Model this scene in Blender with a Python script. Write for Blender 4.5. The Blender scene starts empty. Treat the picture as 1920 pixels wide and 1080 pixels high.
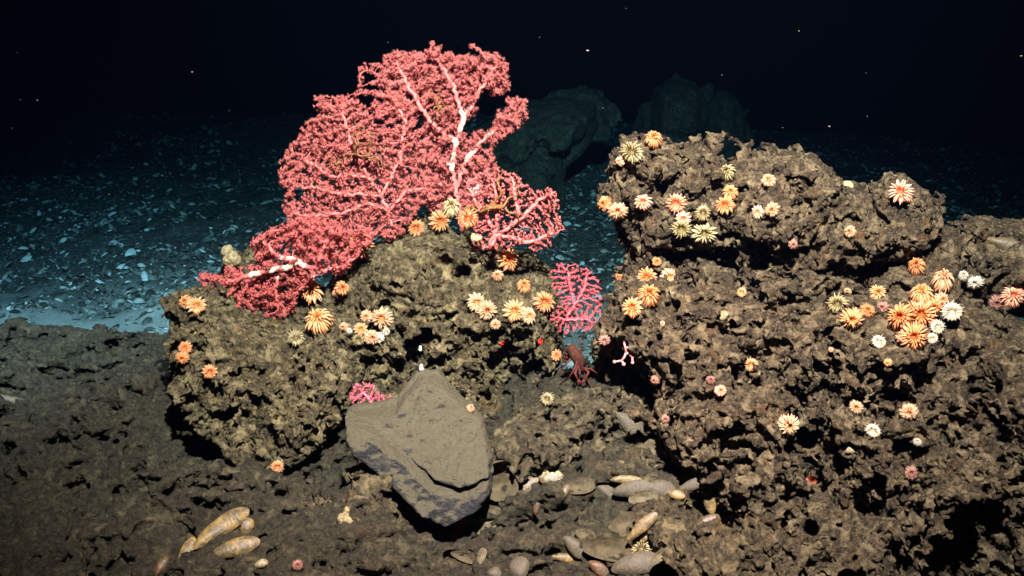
import bpy, math, random, time
import numpy as np
import openvdb as vdb
from mathutils import Vector, Matrix
from mathutils.bvhtree import BVHTree

T0 = time.time()
random.seed(7)
SC = bpy.context.scene
COL = SC.collection

# ------------------------------------------------------------------ camera
CAM_LOC = Vector((0.0, 0.0, 1.0))
PITCH = math.radians(-15.0)
LENS = 35.0
cam_d = bpy.data.cameras.new('camera')
cam_d.lens = LENS
cam_d.sensor_width = 36.0
cam_d.clip_start = 0.02
cam_d.clip_end = 200.0
cam = bpy.data.objects.new('camera', cam_d)
cam.location = CAM_LOC
cam.rotation_euler = (math.radians(90) + PITCH, 0, 0)
COL.objects.link(cam)
SC.camera = cam

# ------------------------------------------------------------------ world (open black water)
w = bpy.data.worlds.new('World')
SC.world = w
w.use_nodes = True
bg = w.node_tree.nodes['Background']
bg.inputs[0].default_value = (0.0015, 0.005, 0.03, 1)
bg.inputs[1].default_value = 0.24

# ------------------------------------------------------------------ lamps of the diving vehicle, above the camera
def spot(name, loc, target, energy, size_deg, blend, radius, color):
    d = bpy.data.lights.new(name, 'SPOT')
    d.energy = energy
    d.spot_size = math.radians(size_deg)
    d.spot_blend = blend
    d.shadow_soft_size = radius
    d.color = color
    o = bpy.data.objects.new(name, d)
    o.location = loc
    o.rotation_euler = (Vector(target) - Vector(loc)).to_track_quat('-Z', 'Y').to_euler()
    COL.objects.link(o)
    return o

spot('vehicle_lamp', (0.15, 0.25, 2.35), (0.15, 2.62, 0.54), 7900, 70, 1.0, 0.04, (1.0, 0.41, 0.315))
spot('vehicle_lamp', (-1.1, 0.2, 2.4), (-2.1, 4.1, -0.50), 5200, 38, 1.0, 0.05, (1.0, 0.50, 0.47))

SC.view_settings.view_transform = 'Standard'
SC.view_settings.look = 'None'
SC.view_settings.exposure = 0.0
SC.view_settings.gamma = 1.0
SC.view_settings.use_curve_mapping = False
SC.render.engine = 'CYCLES'
SC.cycles.max_bounces = 5
SC.cycles.diffuse_bounces = 2
SC.cycles.glossy_bounces = 1
SC.cycles.transmission_bounces = 2
SC.cycles.volume_bounces = 0
SC.cycles.caustics_reflective = False
SC.cycles.caustics_refractive = False
SC.cycles.use_denoising = True

# ------------------------------------------------------------------ projection helpers
F_PX = 1920 * LENS / 36.0
CF = Vector((0, math.cos(PITCH), math.sin(PITCH)))
CU = Vector((0, -math.sin(PITCH), math.cos(PITCH)))
CR = Vector((1, 0, 0))

def ray(px, py):
    return (CF + CR * ((px - 960) / F_PX) + CU * ((540 - py) / F_PX)).normalized()

def at(px, py, Y, lean=0.0, zc=0.0):
    """point on the plane y = Y + lean*(z-zc) seen at photo pixel (px, py)"""
    d = ray(px, py)
    den = d.y - lean * d.z
    t = (Y - CAM_LOC.y + lean * (CAM_LOC.z - zc)) / den
    return CAM_LOC + d * t

# ------------------------------------------------------------------ noise
_RNG = np.random.default_rng(11)
_TAB = _RNG.random((64, 64, 64), dtype=np.float32) * 2 - 1

def vnoise(P, scale, seed=0):
    Q = P / scale + (seed * 17.37, seed * 5.91, seed * 11.13)
    I = np.floor(Q).astype(np.int64)
    f = (Q - I).astype(np.float32)
    f = f * f * (3 - 2 * f)
    out = np.zeros(len(P), np.float32)
    for dx in (0, 1):
        wx = f[:, 0] if dx else 1 - f[:, 0]
        for dy in (0, 1):
            wy = f[:, 1] if dy else 1 - f[:, 1]
            for dz in (0, 1):
                wz = f[:, 2] if dz else 1 - f[:, 2]
                out += wx * wy * wz * _TAB[(I[:, 0] + dx) & 63, (I[:, 1] + dy) & 63, (I[:, 2] + dz) & 63]
    return out

def worley(P, scale, seed=0):
    """distance (in cells) to the nearest jittered feature point, and its random value"""
    Q = P / scale + seed * 9.7
    I = np.floor(Q).astype(np.int64)
    best = np.full(len(P), 9.0, np.float32)
    val = np.zeros(len(P), np.float32)
    for dx in (-1, 0, 1):
        for dy in (-1, 0, 1):
            for dz in (-1, 0, 1):
                J = I + (dx, dy, dz)
                a, b, c = J[:, 0] & 63, J[:, 1] & 63, J[:, 2] & 63
                ox = _TAB[a, b, c] * .45 + .5
                oy = _TAB[b, c, a] * .45 + .5
                oz = _TAB[c, (a + 13) & 63, b] * .45 + .5
                d = np.sqrt((J[:, 0] + ox - Q[:, 0])**2 + (J[:, 1] + oy - Q[:, 1])**2 + (J[:, 2] + oz - Q[:, 2])**2)
                m = d < best
                best[m] = d[m]
                val[m] = _TAB[(a + 31) & 63, b, c][m]
    return best, val

def smooth(a, b, x):
    t = np.clip((x - a) / (b - a), 0, 1)
    return t * t * (3 - 2 * t)

def _wmat(xs, scale, off):
    q = xs / scale + off
    i0 = int(np.floor(q.min())) - 1
    n = int(np.floor(q.max())) + 3 - i0
    W = np.zeros((len(xs), n), np.float32)
    i = np.floor(q).astype(int)
    f = q - i
    r = np.arange(len(xs))
    W[r, i - 1 - i0] = (1 - f)**3 / 6
    W[r, i - i0] = (3 * f**3 - 6 * f**2 + 4) / 6
    W[r, i + 1 - i0] = (-3 * f**3 + 3 * f**2 + 3 * f + 1) / 6
    W[r, i + 2 - i0] = f**3 / 6
    return W

def gnoise(xs, ys, zs, scale, seed, sq=(1, 1, 1)):
    """smooth noise on a whole grid (separable cubic interpolation of a random lattice)"""
    A, B, C = _wmat(xs, scale * sq[0], .3), _wmat(ys, scale * sq[1], .6), _wmat(zs, scale * sq[2], .1)
    L = np.random.default_rng(seed).uniform(-2.4, 2.4, (A.shape[1], B.shape[1], C.shape[1])).astype(np.float32)
    t = np.tensordot(A, L, (1, 0))
    t = np.tensordot(t, B, (1, 1))            # x, z, y
    t = np.tensordot(t, C, (1, 1))            # x, y, z
    return t

# ------------------------------------------------------------------ mesh helpers
def mesh_from(name, V, F, mat, parent=None, smooth_shade=True, attrs=None):
    """V (n,3) array, F (m,k) array or list of arrays"""
    me = bpy.data.meshes.new(name)
    V = np.asarray(V, np.float32)
    if not isinstance(F, list):
        F = [F]
    F = [np.asarray(f, np.int32) for f in F if len(f)]
    tot = sum(len(f) for f in F)
    loops = np.concatenate([f.ravel() for f in F])
    sizes = np.concatenate([np.full(len(f), f.shape[1], np.int32) for f in F])
    starts = np.concatenate([[0], np.cumsum(sizes)[:-1]]).astype(np.int32)
    me.vertices.add(len(V))
    me.vertices.foreach_set('co', V.ravel())
    me.loops.add(len(loops))
    me.loops.foreach_set('vertex_index', loops)
    me.polygons.add(tot)
    me.polygons.foreach_set('loop_start', starts)
    me.polygons.foreach_set('loop_total', sizes)
    if smooth_shade:
        me.polygons.foreach_set('use_smooth', np.ones(tot, bool))
    me.update(calc_edges=True)
    for k, a in (attrs or {}).items():
        at_ = me.attributes.new(k, 'FLOAT', 'POINT')
        at_.data.foreach_set('value', np.asarray(a, np.float32))
    me.materials.append(mat)
    o = bpy.data.objects.new(name, me)
    COL.objects.link(o)
    if parent is not None:
        o.parent = parent
    return o

def tag(o, label=None, cat=None, group=None, kind=None):
    if label: o['label'] = label
    if cat: o['category'] = cat
    if group: o['group'] = group
    if kind: o['kind'] = kind
    return o

def empty(name, loc=(0, 0, 0)):
    o = bpy.data.objects.new(name, None)
    o.empty_display_size = 0.02
    o.location = loc
    COL.objects.link(o)
    return o

def normals_of(V, F):
    me = bpy.data.meshes.new('tmp')
    me.from_pydata(V.tolist(), [], F.tolist()) if len(V) < 100 else None
    return me

def quad_normals(V, F):
    a, b, c, d = V[F[:, 0]], V[F[:, 1]], V[F[:, 2]], V[F[:, 3]]
    n = np.cross(c - a, d - b)
    N = np.zeros_like(V)
    for k in range(4):
        for ax in range(3):
            N[:, ax] += np.bincount(F[:, k], n[:, ax], minlength=len(V))
    return N / (np.linalg.norm(N, axis=1, keepdims=True) + 1e-12)

class MB:
    """collects tubes, lathes and blobs into one mesh"""
    def __init__(s): s.V, s.F4, s.F3, s.n, s.A = [], [], [], 0, []
    def add(s, V, F4=None, F3=None, a=None):
        V = np.asarray(V, np.float32)
        s.V.append(V)
        if F4 is not None and len(F4): s.F4.append(np.asarray(F4) + s.n)
        if F3 is not None and len(F3): s.F3.append(np.asarray(F3) + s.n)
        s.A.append(np.zeros(len(V)) if a is None else np.broadcast_to(a, len(V)))
        s.n += len(V)
    def tube(s, P, R, k=6, a=None, cap=True):
        P = np.asarray(P, float); R = np.broadcast_to(R, len(P))
        T = np.gradient(P, axis=0)
        T /= np.linalg.norm(T, axis=1, keepdims=True) + 1e-12
        up = np.array([.3, .2, 1.]) if abs(T[0][2]) < .9 else np.array([1., .2, 0])
        u = np.cross(T[0], up); u /= np.linalg.norm(u)
        V = []
        for i in range(len(P)):
            u = u - T[i] * np.dot(u, T[i]); u /= np.linalg.norm(u) + 1e-12
            v = np.cross(T[i], u)
            for j in range(k):
                an = 2 * math.pi * j / k
                V.append(P[i] + R[i] * (math.cos(an) * u + math.sin(an) * v))
        F4 = [(i * k + j, i * k + (j + 1) % k, (i + 1) * k + (j + 1) % k, (i + 1) * k + j) for i in range(len(P) - 1) for j in range(k)]
        F3 = []
        n = len(V)
        if cap:
            V.append(P[0]); V.append(P[-1] + T[-1] * R[-1] * .6)
            F3 += [(n, (j + 1) % k, j) for j in range(k)]
            b = (len(P) - 1) * k
            F3 += [(n + 1, b + j, b + (j + 1) % k) for j in range(k)]
        A = None
        if a is not None:
            A = np.repeat(np.broadcast_to(a, len(P)), k)
            if cap: A = np.concatenate([A, [A[0], A[-1]]])
        s.add(V, F4, F3, A)
    def blob(s, c, r, seg=8, rings=6, M=None, noise=0, a=None):
        V = [(0, 0, 1)]
        for i in range(1, rings):
            th = math.pi * i / rings
            for j in range(seg):
                ph = 2 * math.pi * j / seg
                V.append((math.sin(th) * math.cos(ph), math.sin(th) * math.sin(ph), math.cos(th)))
        V.append((0, 0, -1))
        V = np.array(V)
        if noise: V = V * (1 + noise * vnoise(V * 1.0 + np.array(c) * 50, .6, 3))[:, None]
        V = V * np.asarray(r)
        if M is not None: V = V @ np.array(M).T
        F3 = [(0, 1 + j, 1 + (j + 1) % seg) for j in range(seg)]
        F4 = [(1 + (i - 1) * seg + j, 1 + i * seg + j, 1 + i * seg + (j + 1) % seg, 1 + (i - 1) * seg + (j + 1) % seg) for i in range(1, rings - 1) for j in range(seg)]
        b = 1 + (rings - 2) * seg
        F3 += [(b + j, len(V) - 1, b + (j + 1) % seg) for j in range(seg)]
        s.add(V + np.asarray(c), F4, F3, a)
    def build(s, name, mat, parent=None, smooth_shade=True, attr=None):
        V = np.concatenate(s.V)
        F = []
        if s.F4: F.append(np.concatenate(s.F4))
        if s.F3: F.append(np.concatenate(s.F3))
        return mesh_from(name, V, F, mat, parent, smooth_shade, {attr: np.concatenate(s.A)} if attr else None)

# ------------------------------------------------------------------ materials
def nodes_of(name):
    m = bpy.data.materials.new(name)
    m.use_nodes = True
    nt = m.node_tree
    return m, nt, nt.nodes['Principled BSDF']

def N(nt, t, **kw):
    n = nt.nodes.new(t)
    for k, v in kw.items():
        if k.startswith('i_'):
            n.inputs[k[2:].replace('_', ' ')].default_value = v
        else:
            setattr(n, k, v)
    return n

def ramp(nt, fac, stops):
    r = nt.nodes.new('ShaderNodeValToRGB')
    e = r.color_ramp.elements
    while len(e) < len(stops): e.new(.5)
    for el, (p, c) in zip(e, stops):
        el.position = p
        el.color = (*c, 1) if len(c) == 3 else c
    nt.links.new(fac, r.inputs[0])
    return r.outputs[0]

def mixc(nt, fac, a, b, mode='MIX'):
    m = nt.nodes.new('ShaderNodeMix'); m.data_type = 'RGBA'; m.blend_type = mode
    for sock, v in ((m.inputs[0], fac), (m.inputs[6], a), (m.inputs[7], b)):
        if hasattr(v, 'is_linked'): nt.links.new(v, sock)
        elif isinstance(v, (int, float)): sock.default_value = v
        else: sock.default_value = (*v, 1)
    return m.outputs[2]

def tex(nt, co, scale, detail=6, rough=.6, dist=0.0):
    n = N(nt, 'ShaderNodeTexNoise'); n.inputs['Scale'].default_value = scale
    n.inputs['Detail'].default_value = detail; n.inputs['Roughness'].default_value = rough
    n.inputs['Distortion'].default_value = dist
    nt.links.new(co, n.inputs['Vector'])
    return n.outputs['Fac']

def crust_mat(name, dark, mid, light, rust, silt, silt_amt=.55, bump=.012, light_amt=.5, pits=60):
    m, nt, b = nodes_of(name)
    L = nt.links.new
    co = N(nt, 'ShaderNodeTexCoord').outputs['Object']
    n1 = tex(nt, co, 30, 8, .72, .6)
    n2 = tex(nt, co, 75, 8, .78, .4)
    n3 = tex(nt, co, 3.1, 4, .6)
    n4 = tex(nt, co, 210, 5, .8)
    base = mixc(nt, ramp(nt, n2, [(.44, (0, 0, 0)), (.56, (1, 1, 1))]), dark, mid)
    base = mixc(nt, ramp(nt, n1, [(.60 - light_amt * .2, (0, 0, 0)), (.68, (1, 1, 1))]), base, light)
    r = tex(nt, co, 24, 5, .6, 1.0)
    base = mixc(nt, ramp(nt, r, [(.58, (0, 0, 0)), (.70, (.75, .75, .75))]), base, rust)
    # pale crystal flecks
    base = mixc(nt, ramp(nt, n4, [(.57, (0, 0, 0)), (.66, (.85, .85, .85))]), base, light)
    # silt that has settled on upward faces
    g = N(nt, 'ShaderNodeNewGeometry'); sx = N(nt, 'ShaderNodeSeparateXYZ'); L(g.outputs['Normal'], sx.inputs[0])
    ma = N(nt, 'ShaderNodeMath', operation='MULTIPLY_ADD'); L(n3, ma.inputs[0]); ma.inputs[1].default_value = 1.1; L(sx.outputs['Z'], ma.inputs[2])
    base = mixc(nt, ramp(nt, ma.outputs[0], [(1.75 - silt_amt, (0, 0, 0)), (2.05 - silt_amt, (.8, .8, .8))] if silt_amt > .36 else [(.98, (0, 0, 0)), (1.0, (.3, .3, .3))]), base, silt)
    L(base, b.inputs['Base Color'])
    b.inputs['Roughness'].default_value = .75
    b.inputs['Specular IOR Level'].default_value = .35
    vo = N(nt, 'ShaderNodeTexVoronoi'); vo.inputs['Scale'].default_value = pits
    wob = N(nt, 'ShaderNodeVectorMath', operation='MULTIPLY_ADD')
    nv = N(nt, 'ShaderNodeTexNoise'); nv.inputs['Scale'].default_value = 40; L(co, nv.inputs['Vector'])
    L(nv.outputs['Color'], wob.inputs[0]); wob.inputs[1].default_value = (.02, .02, .02); L(co, wob.inputs[2])
    L(wob.outputs[0], vo.inputs['Vector'])
    pit = ramp(nt, vo.outputs['Distance'], [(.12, (0, 0, 0)), (.42, (1, 1, 1))])
    h = mixc(nt, .55, pit, n4)
    h2 = mixc(nt, .6, h, n2)
    bu = N(nt, 'ShaderNodeBump'); bu.inputs['Strength'].default_value = 1.0; bu.inputs['Distance'].default_value = bump
    L(h2, bu.inputs['Height']); L(bu.outputs[0], b.inputs['Normal'])
    return m

M_CRUST_L = crust_mat('carbonate_crust', (.018, .013, .006), (.118, .089, .041), (.44, .35, .18), (.17, .095, .028), (.15, .122, .058), .45, .028, .6)
M_CRUST_R = crust_mat('rusty_carbonate_crust', (.015, .010, .006), (.092, .064, .033), (.38, .295, .165), (.16, .072, .022), (.115, .088, .046), .42, .028, .6)
M_DIM = crust_mat('distant_crust', (.03, .03, .02), (.10, .085, .055), (.20, .175, .115), (.08, .055, .03), (.13, .12, .085), .5)
M_MUD = crust_mat('seabed_mud', (.013, .011, .007), (.043, .038, .021), (.12, .10, .055), (.06, .036, .018), (.058, .051, .028), .6, .014, .4, 90)
M_SLAB = crust_mat('grey_slab', (.022, .022, .025), (.042, .043, .046), (.095, .092, .070), (.05, .042, .034), (.098, .089, .052), .95, .012, .3, 130)

M_MUDROCK = crust_mat('brown_crust', (.018, .014, .008), (.062, .051, .027), (.22, .18, .095), (.09, .05, .02), (.10, .088, .046), .5, .016, .6)
def simple_mat(name, col, rough=.5, col2=None, scale=60, bump=0, spec=.4, sss=0.0):
    m, nt, b = nodes_of(name)
    L = nt.links.new
    co = N(nt, 'ShaderNodeTexCoord').outputs['Object']
    n = tex(nt, co, scale, 5, .65)
    c2 = col2 if col2 else tuple(c * .6 for c in col)
    L(mixc(nt, ramp(nt, n, [(.38, (0, 0, 0)), (.62, (1, 1, 1))]), c2, col), b.inputs['Base Color'])
    b.inputs['Roughness'].default_value = rough
    b.inputs['Specular IOR Level'].default_value = spec
    if sss:
        b.inputs['Subsurface Weight'].default_value = sss
        b.inputs['Subsurface Radius'].default_value = (1, .5, .3)
        b.inputs['Subsurface Scale'].default_value = .004
    if bump:
        bu = N(nt, 'ShaderNodeBump'); bu.inputs['Strength'].default_value = .8; bu.inputs['Distance'].default_value = bump
        L(n, bu.inputs['Height']); L(bu.outputs[0], b.inputs['Normal'])
    return m

def attr_mat(name, stops, rough=.45, jitter=.15, attr='t'):
    """colour along a tentacle or growth line, from the mesh attribute t"""
    m, nt, b = nodes_of(name)
    L = nt.links.new
    a = N(nt, 'ShaderNodeAttribute', attribute_name=attr)
    c = ramp(nt, a.outputs['Fac'], stops)
    g = N(nt, 'ShaderNodeNewGeometry')
    if jitter > .35:
        c = mixc(nt, ramp(nt, g.outputs['Random Per Island'], [(.20, (1, 1, 1)), (.30, (0, 0, 0))]), c, (.34, .125, .095))
    hv = N(nt, 'ShaderNodeHueSaturation')
    mr = N(nt, 'ShaderNodeMapRange'); L(g.outputs['Random Per Island'], mr.inputs[0])
    mr.inputs['To Min'].default_value = 1 - jitter; mr.inputs['To Max'].default_value = 1 + jitter
    L(c, hv.inputs['Color']); L(mr.outputs[0], hv.inputs['Value'])
    L(hv.outputs[0], b.inputs['Base Color'])
    b.inputs['Roughness'].default_value = rough
    b.inputs['Specular IOR Level'].default_value = .3
    return m

# ------------------------------------------------------------------ rocks from signed distance fields
def poly_sd(X, Z, poly):
    """signed distance, positive inside"""
    X, Z = np.broadcast_arrays(X, Z)
    best = np.full(X.shape, 1e9)
    inside = np.zeros(X.shape, bool)
    n = len(poly)
    for i in range(n):
        x0, z0 = poly[i]; x1, z1 = poly[(i + 1) % n]
        ex, ez = x1 - x0, z1 - z0
        t = np.clip(((X - x0) * ex + (Z - z0) * ez) / (ex * ex + ez * ez + 1e-12), 0, 1)
        best = np.minimum(best, (X - x0 - t * ex)**2 + (Z - z0 - t * ez)**2)
        c = ((z0 > Z) != (z1 > Z))
        with np.errstate(divide='ignore', invalid='ignore'):
            c &= X < (x1 - x0) * (Z - z0) / (z1 - z0 + 1e-12) + x0
        inside ^= c
    return np.where(inside, 1, -1) * np.sqrt(best)

def rock(name, layers, vox, mat, amps, pits=(), carve=(), seed=1, k=.025, strata=1.0, porous=()):
    """layers: (polygon in photo pixels, Y, half thickness, edge radius, lean)
       amps: (size, amplitude) of relief; pits: (cell size, depth, share); carve: (px, py, Y, rx, ry, rz)"""
    L = []
    lo = np.full(3, 1e9); hi = -lo
    for poly, Y, H, R, lean in layers:
        zc = at(*np.mean(poly, 0), Y).z
        P = [at(px, py, Y, lean, zc) for px, py in poly]
        xz = [(p.x, p.z) for p in P]
        L.append((xz, Y, zc, H, R, lean))
        for p in P:
            a = np.array(p)
            lo = np.minimum(lo, a - (0, H, 0)); hi = np.maximum(hi, a + (0, H, 0))
    pad = sum(a for _, a in amps) * .8 + 3 * vox
    lo -= pad; hi += pad
    dims = np.ceil((hi - lo) / vox).astype(int)
    xs, ys, zs = (lo[i] + vox * np.arange(dims[i]) for i in range(3))
    S = None
    for xz, Y, zc, H, R, lean in L:
        d = poly_sd(xs[:, None], zs[None, :], xz).astype(np.float32)
        h = H * np.sqrt(np.clip(1 - (1 - np.clip(d / R, 0, 1))**2, 0, 1))
        yc = Y + lean * (zs - zc)
        dy = np.abs(ys[None, :, None] - yc[None, None, :].astype(np.float32)).astype(np.float32) / math.sqrt(1 + lean * lean)
        dd = d[:, None, :]
        s = np.where(dd > 0, (dy - h[:, None, :]) * .85, np.sqrt(dd * dd + dy * dy))
        if S is None: S = s
        else:
            m = np.clip(.5 + .5 * (s - S) / k, 0, 1)
            S = s * (1 - m) + S * m - k * m * (1 - m)
    for px, py, Y, rx, ry, rz in carve:
        c = at(px, py, Y)
        e = np.sqrt(((xs - c.x) / rx)[:, None, None]**2 + ((ys - c.y) / ry)[None, :, None]**2 + ((zs - c.z) / rz)[None, None, :]**2)
        S = np.maximum(S, ((1 - e) * min(rx, ry, rz)).astype(np.float32))
    for i, (sc, am) in enumerate(amps):
        n = gnoise(xs, ys, zs, sc, seed * 31 + i, (1.25, 1.25, .8) if i < 2 else (1, 1, 1 / strata))
        if i % 2 == 1: n = 1 - 2.2 * np.abs(n)      # ridged
        S = S - am * n
    for i, (sc, thr, dep) in enumerate(porous):
        n = gnoise(xs, ys, zs, sc, seed * 57 + i)
        S = np.where(S > -dep, np.maximum(S, (n - thr) * sc * .8), S)
    S = np.clip(S, -3 * vox, 3 * vox).astype(np.float32)
    S[0], S[-1], S[:, 0], S[:, -1], S[:, :, 0], S[:, :, -1] = (3 * vox,) * 6
    g = vdb.FloatGrid(3 * vox)
    g.copyFromArray(S)
    V, F = g.convertToQuads(0.0)
    V = V.astype(np.float64) * vox + lo
    F = F.astype(np.int64)
    # drop loose crumbs: keep the biggest connected piece
    lab = np.arange(len(V))
    while True:
        m = lab[F].min(1)
        new = lab.copy()
        for q in range(4): np.minimum.at(new, F[:, q], m)
        new = new[new]
        if (new == lab).all(): break
        lab = new
    cnt = np.bincount(lab, minlength=len(V))
    keepf = cnt[lab[F[:, 0]]] > .02 * len(V)
    F = F[keepf]
    used = np.unique(F)
    rm = np.full(len(V), -1); rm[used] = np.arange(len(used))
    V = V[used]; F = rm[F]
    Nn = quad_normals(V, F)
    c = V.mean(0)
    ext = V[:, 2].argmax()
    if (Nn[:, 2] * (V[:, 2] - c[2])).sum() < 0:
        Nn = -Nn; F = F[:, ::-1]
    for j, (cs, dep, share) in enumerate(pits):
        wv = V + .35 * cs * np.stack([vnoise(V, cs * 1.3, seed + 5 + j * 3 + q) for q in range(3)], 1)
        d, v = worley(wv, cs, seed + j * 7)
        rad = .28 + .3 * np.abs(v)
        dz = dep * (1 - smooth(rad * .45, rad, d)) * (v < share * 2 - 1)
        knob = dep * .22 * smooth(.45, .1, d) * (v >= share * 2 - 1)
        V = V - Nn * (dz - knob)[:, None]
        V = V + Nn * (vnoise(V, cs * .45, seed + 3 + j) * dep * .30)[:, None]
    print(name, len(V), 'verts', dims, round(time.time() - T0, 1), 's')
    return mesh_from(name, V, F, mat)

RG = 'carbonate rocks of the reef'
AMP = [(.22, .020), (.10, .022), (.05, .016), (.026, .0125), (.014, .0095), (.0085, .006)]
PIT = [(.034, .013, .4), (.019, .010, .55), (.012, .0065, .6)]
POR = [(.055, .58, .05), (.028, .44, .03), (.016, .40, .02)]
AMPC = [(.30, .042), (.12, .034), (.05, .019), (.026, .014), (.014, .010), (.0090, .006)]
PORC = [(.11, .95, .10), (.055, .55, .06), (.028, .44, .03), (.016, .40, .02)]
rocks = []

def R_(name, label, cat, *a, **k):
    o = rock(name, *a, **k)
    tag(o, label, cat)
    rocks.append(o)
    return o

R_('carbonate_outcrop', 'pitted tan carbonate outcrop with a smooth silted hollow, carrying the big pink corals', 'rock', [
    ([(560, 600), (610, 540), (650, 490), (730, 442), (810, 430), (900, 462), (1000, 478), (1040, 515), (1050, 580), (1060, 660), (1010, 745), (940, 790), (860, 800), (700, 800), (600, 760)], 2.57, .24, .14, .42),
    ([(690, 610), (800, 590), (900, 590), (1010, 620), (1045, 670), (1010, 735), (930, 765), (870, 740), (790, 700), (700, 690)], 2.42, .12, .10, .25),
    ([(420, 480), (440, 465), (462, 478), (520, 520), (620, 540), (640, 620), (500, 640), (420, 560)], 2.6, .12, .08, .3),
], .0038, M_CRUST_L, AMP, PIT, carve=[(790, 668, 2.28, .06, .16, .055), (780, 560, 2.2, .17, .11, .07), (960, 745, 2.30, .09, .12, .04)], seed=3, porous=POR)

R_('pitted_boulder', 'pitted brown boulder overhanging a black hollow, under the lowest pink coral', 'rock', [
    ([(322, 548), (400, 548), (470, 590), (560, 612), (600, 640), (590, 760), (560, 860), (500, 872), (410, 800), (345, 730), (318, 640)], 2.36, .17, .10, .30),
    ([(520, 640), (585, 622), (640, 634), (682, 690), (672, 740), (630, 800), (570, 850), (520, 830), (490, 740)], 2.28, .14, .13, .2),
], .0036, M_CRUST_L, AMP, PIT, carve=[(440, 720, 2.12, .016, .1, .09), (352, 775, 2.2, .05, .1, .03)], seed=8, porous=POR)

R_('overhanging_ledge', 'upper craggy ledge dotted with anemones, jutting over a dark gap', 'rock', [
    ([(1152, 300), (1170, 275), (1210, 272), (1280, 282), (1348, 268), (1356, 300), (1352, 330), (1400, 345), (1440, 390), (1400, 430), (1330, 455), (1260, 462), (1205, 452), (1180, 410), (1140, 380)], 2.38, .13, .09, .1),
    ([(1375, 305), (1400, 296), (1480, 280), (1555, 308), (1562, 335), (1640, 348), (1648, 320), (1700, 328), (1738, 370), (1748, 425), (1700, 480), (1620, 505), (1520, 502), (1420, 478), (1340, 450), (1300, 400), (1350, 335)], 2.38, .18, .12, .35),
    ([(1175, 430), (1230, 430), (1330, 440), (1375, 455), (1380, 520), (1300, 560), (1180, 530)], 2.44, .12, .1, .1),
    ([(1340, 420), (1640, 440), (1700, 560), (1600, 600), (1340, 580)], 2.66, .10, .08, .1),
], .0036, M_CRUST_R, AMP, PIT, carve=[(1370, 300, 2.3, .025, .2, .03), (1310, 395, 2.12, .03, .06, .02), (1265, 492, 2.30, .035, .12, .028), (1480, 508, 2.25, .14, .16, .022)], seed=12, porous=POR)

R_('massive_crag', 'massive brown crag filling the lower corner, full of black hollows and small pink anemones', 'rock', [
    ([(1160, 490), (1230, 480), (1300, 492), (1370, 478), (1400, 505), (1480, 520), (1550, 505), (1620, 520), (1700, 500), (1760, 480), (1780, 560), (1930, 610), (1990, 700), (1960, 800), (1850, 860), (1700, 860), (1560, 800), (1420, 780), (1290, 760), (1200, 700), (1145, 620), (1150, 540)], 2.18, .20, .12, .5),
    ([(1122, 650), (1148, 606), (1200, 606), (1240, 700), (1210, 770), (1135, 740), (1112, 690)], 2.34, .08, .06, .3),
    ([(1210, 640), (1400, 620), (1700, 630), (1800, 700), (1760, 800), (1500, 830), (1320, 800), (1230, 740)], 2.03, .12, .09, .7),
    ([(1220, 740), (1300, 720), (1420, 730), (1480, 790), (1500, 870), (1450, 960), (1400, 1010), (1350, 980), (1290, 900), (1230, 800)], 1.95, .12, .10, .15),
    ([(1560, 690), (1750, 680), (1900, 680), (1960, 760), (1930, 850), (1820, 900), (1740, 960), (1640, 1000), (1560, 960), (1540, 860), (1540, 760)], 1.92, .14, .11, .45),
    ([(1380, 960), (1500, 920), (1640, 960), (1690, 1060), (1690, 1250), (1380, 1250), (1365, 1060)], 1.84, .12, .10, .2),
    ([(1700, 930), (1850, 900), (2000, 900), (2000, 1250), (1720, 1250), (1660, 1060)], 1.88, .12, .10, .2),
], .0040, M_CRUST_R, AMPC, PIT, carve=[(1545, 870, 1.80, .06, .2, .12), (1620, 800, 1.80, .09, .16, .03), (1735, 970, 1.66, .10, .26, .10), (1560, 1010, 1.62, .05, .2, .09), (1500, 930, 1.68, .04, .2, .03), (1885, 860, 1.72, .07, .16, .04), (1395, 742, 1.86, .06, .10, .02), (1500, 600, 2.0, .12, .1, .015), (1460, 512, 2.12, .13, .16, .022), (1620, 525, 2.14, .07, .14, .022), (1265, 488, 2.1, .035, .14, .026), (1480, 640, 1.9, .05, .08, .012)], seed=23, strata=1.5, porous=PORC)

R_('rubbly_rock', 'rubbly pale rock behind the crag, against dark blue water', 'rock', [
    ([(1740, 425), (1790, 412), (1835, 402), (1880, 412), (1990, 405), (2000, 560), (1900, 590), (1800, 560), (1740, 540)], 2.36, .13, .09, .2),
], .0046, M_CRUST_R, AMP, PIT, carve=[(1840, 450, 2.2, .03, .1, .02)], seed=31, porous=POR)

R_('flat_slab', 'smooth grey slab with a pointed top and silted face, leaning between the rocks', 'rock', [
    ([(653, 768), (700, 764), (746, 757), (760, 733), (790, 703), (820, 701), (850, 732), (905, 780), (922, 850), (920, 882), (862, 902), (818, 890), (760, 840), (700, 792)], 1.97, .030, .008, 1.0),
    ([(650, 772), (700, 786), (760, 832), (820, 884), (865, 896), (920, 872), (924, 905), (902, 940), (838, 974), (790, 944), (725, 888), (668, 836), (650, 805)], 1.915, .06, .014, .42),
], .0036, M_SLAB, [(.2, .006), (.10, .008), (.035, .004), (.014, .0020), (.008, .0015)], [(.014, .003, .25)], carve=(), seed=41, k=.004)

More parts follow.
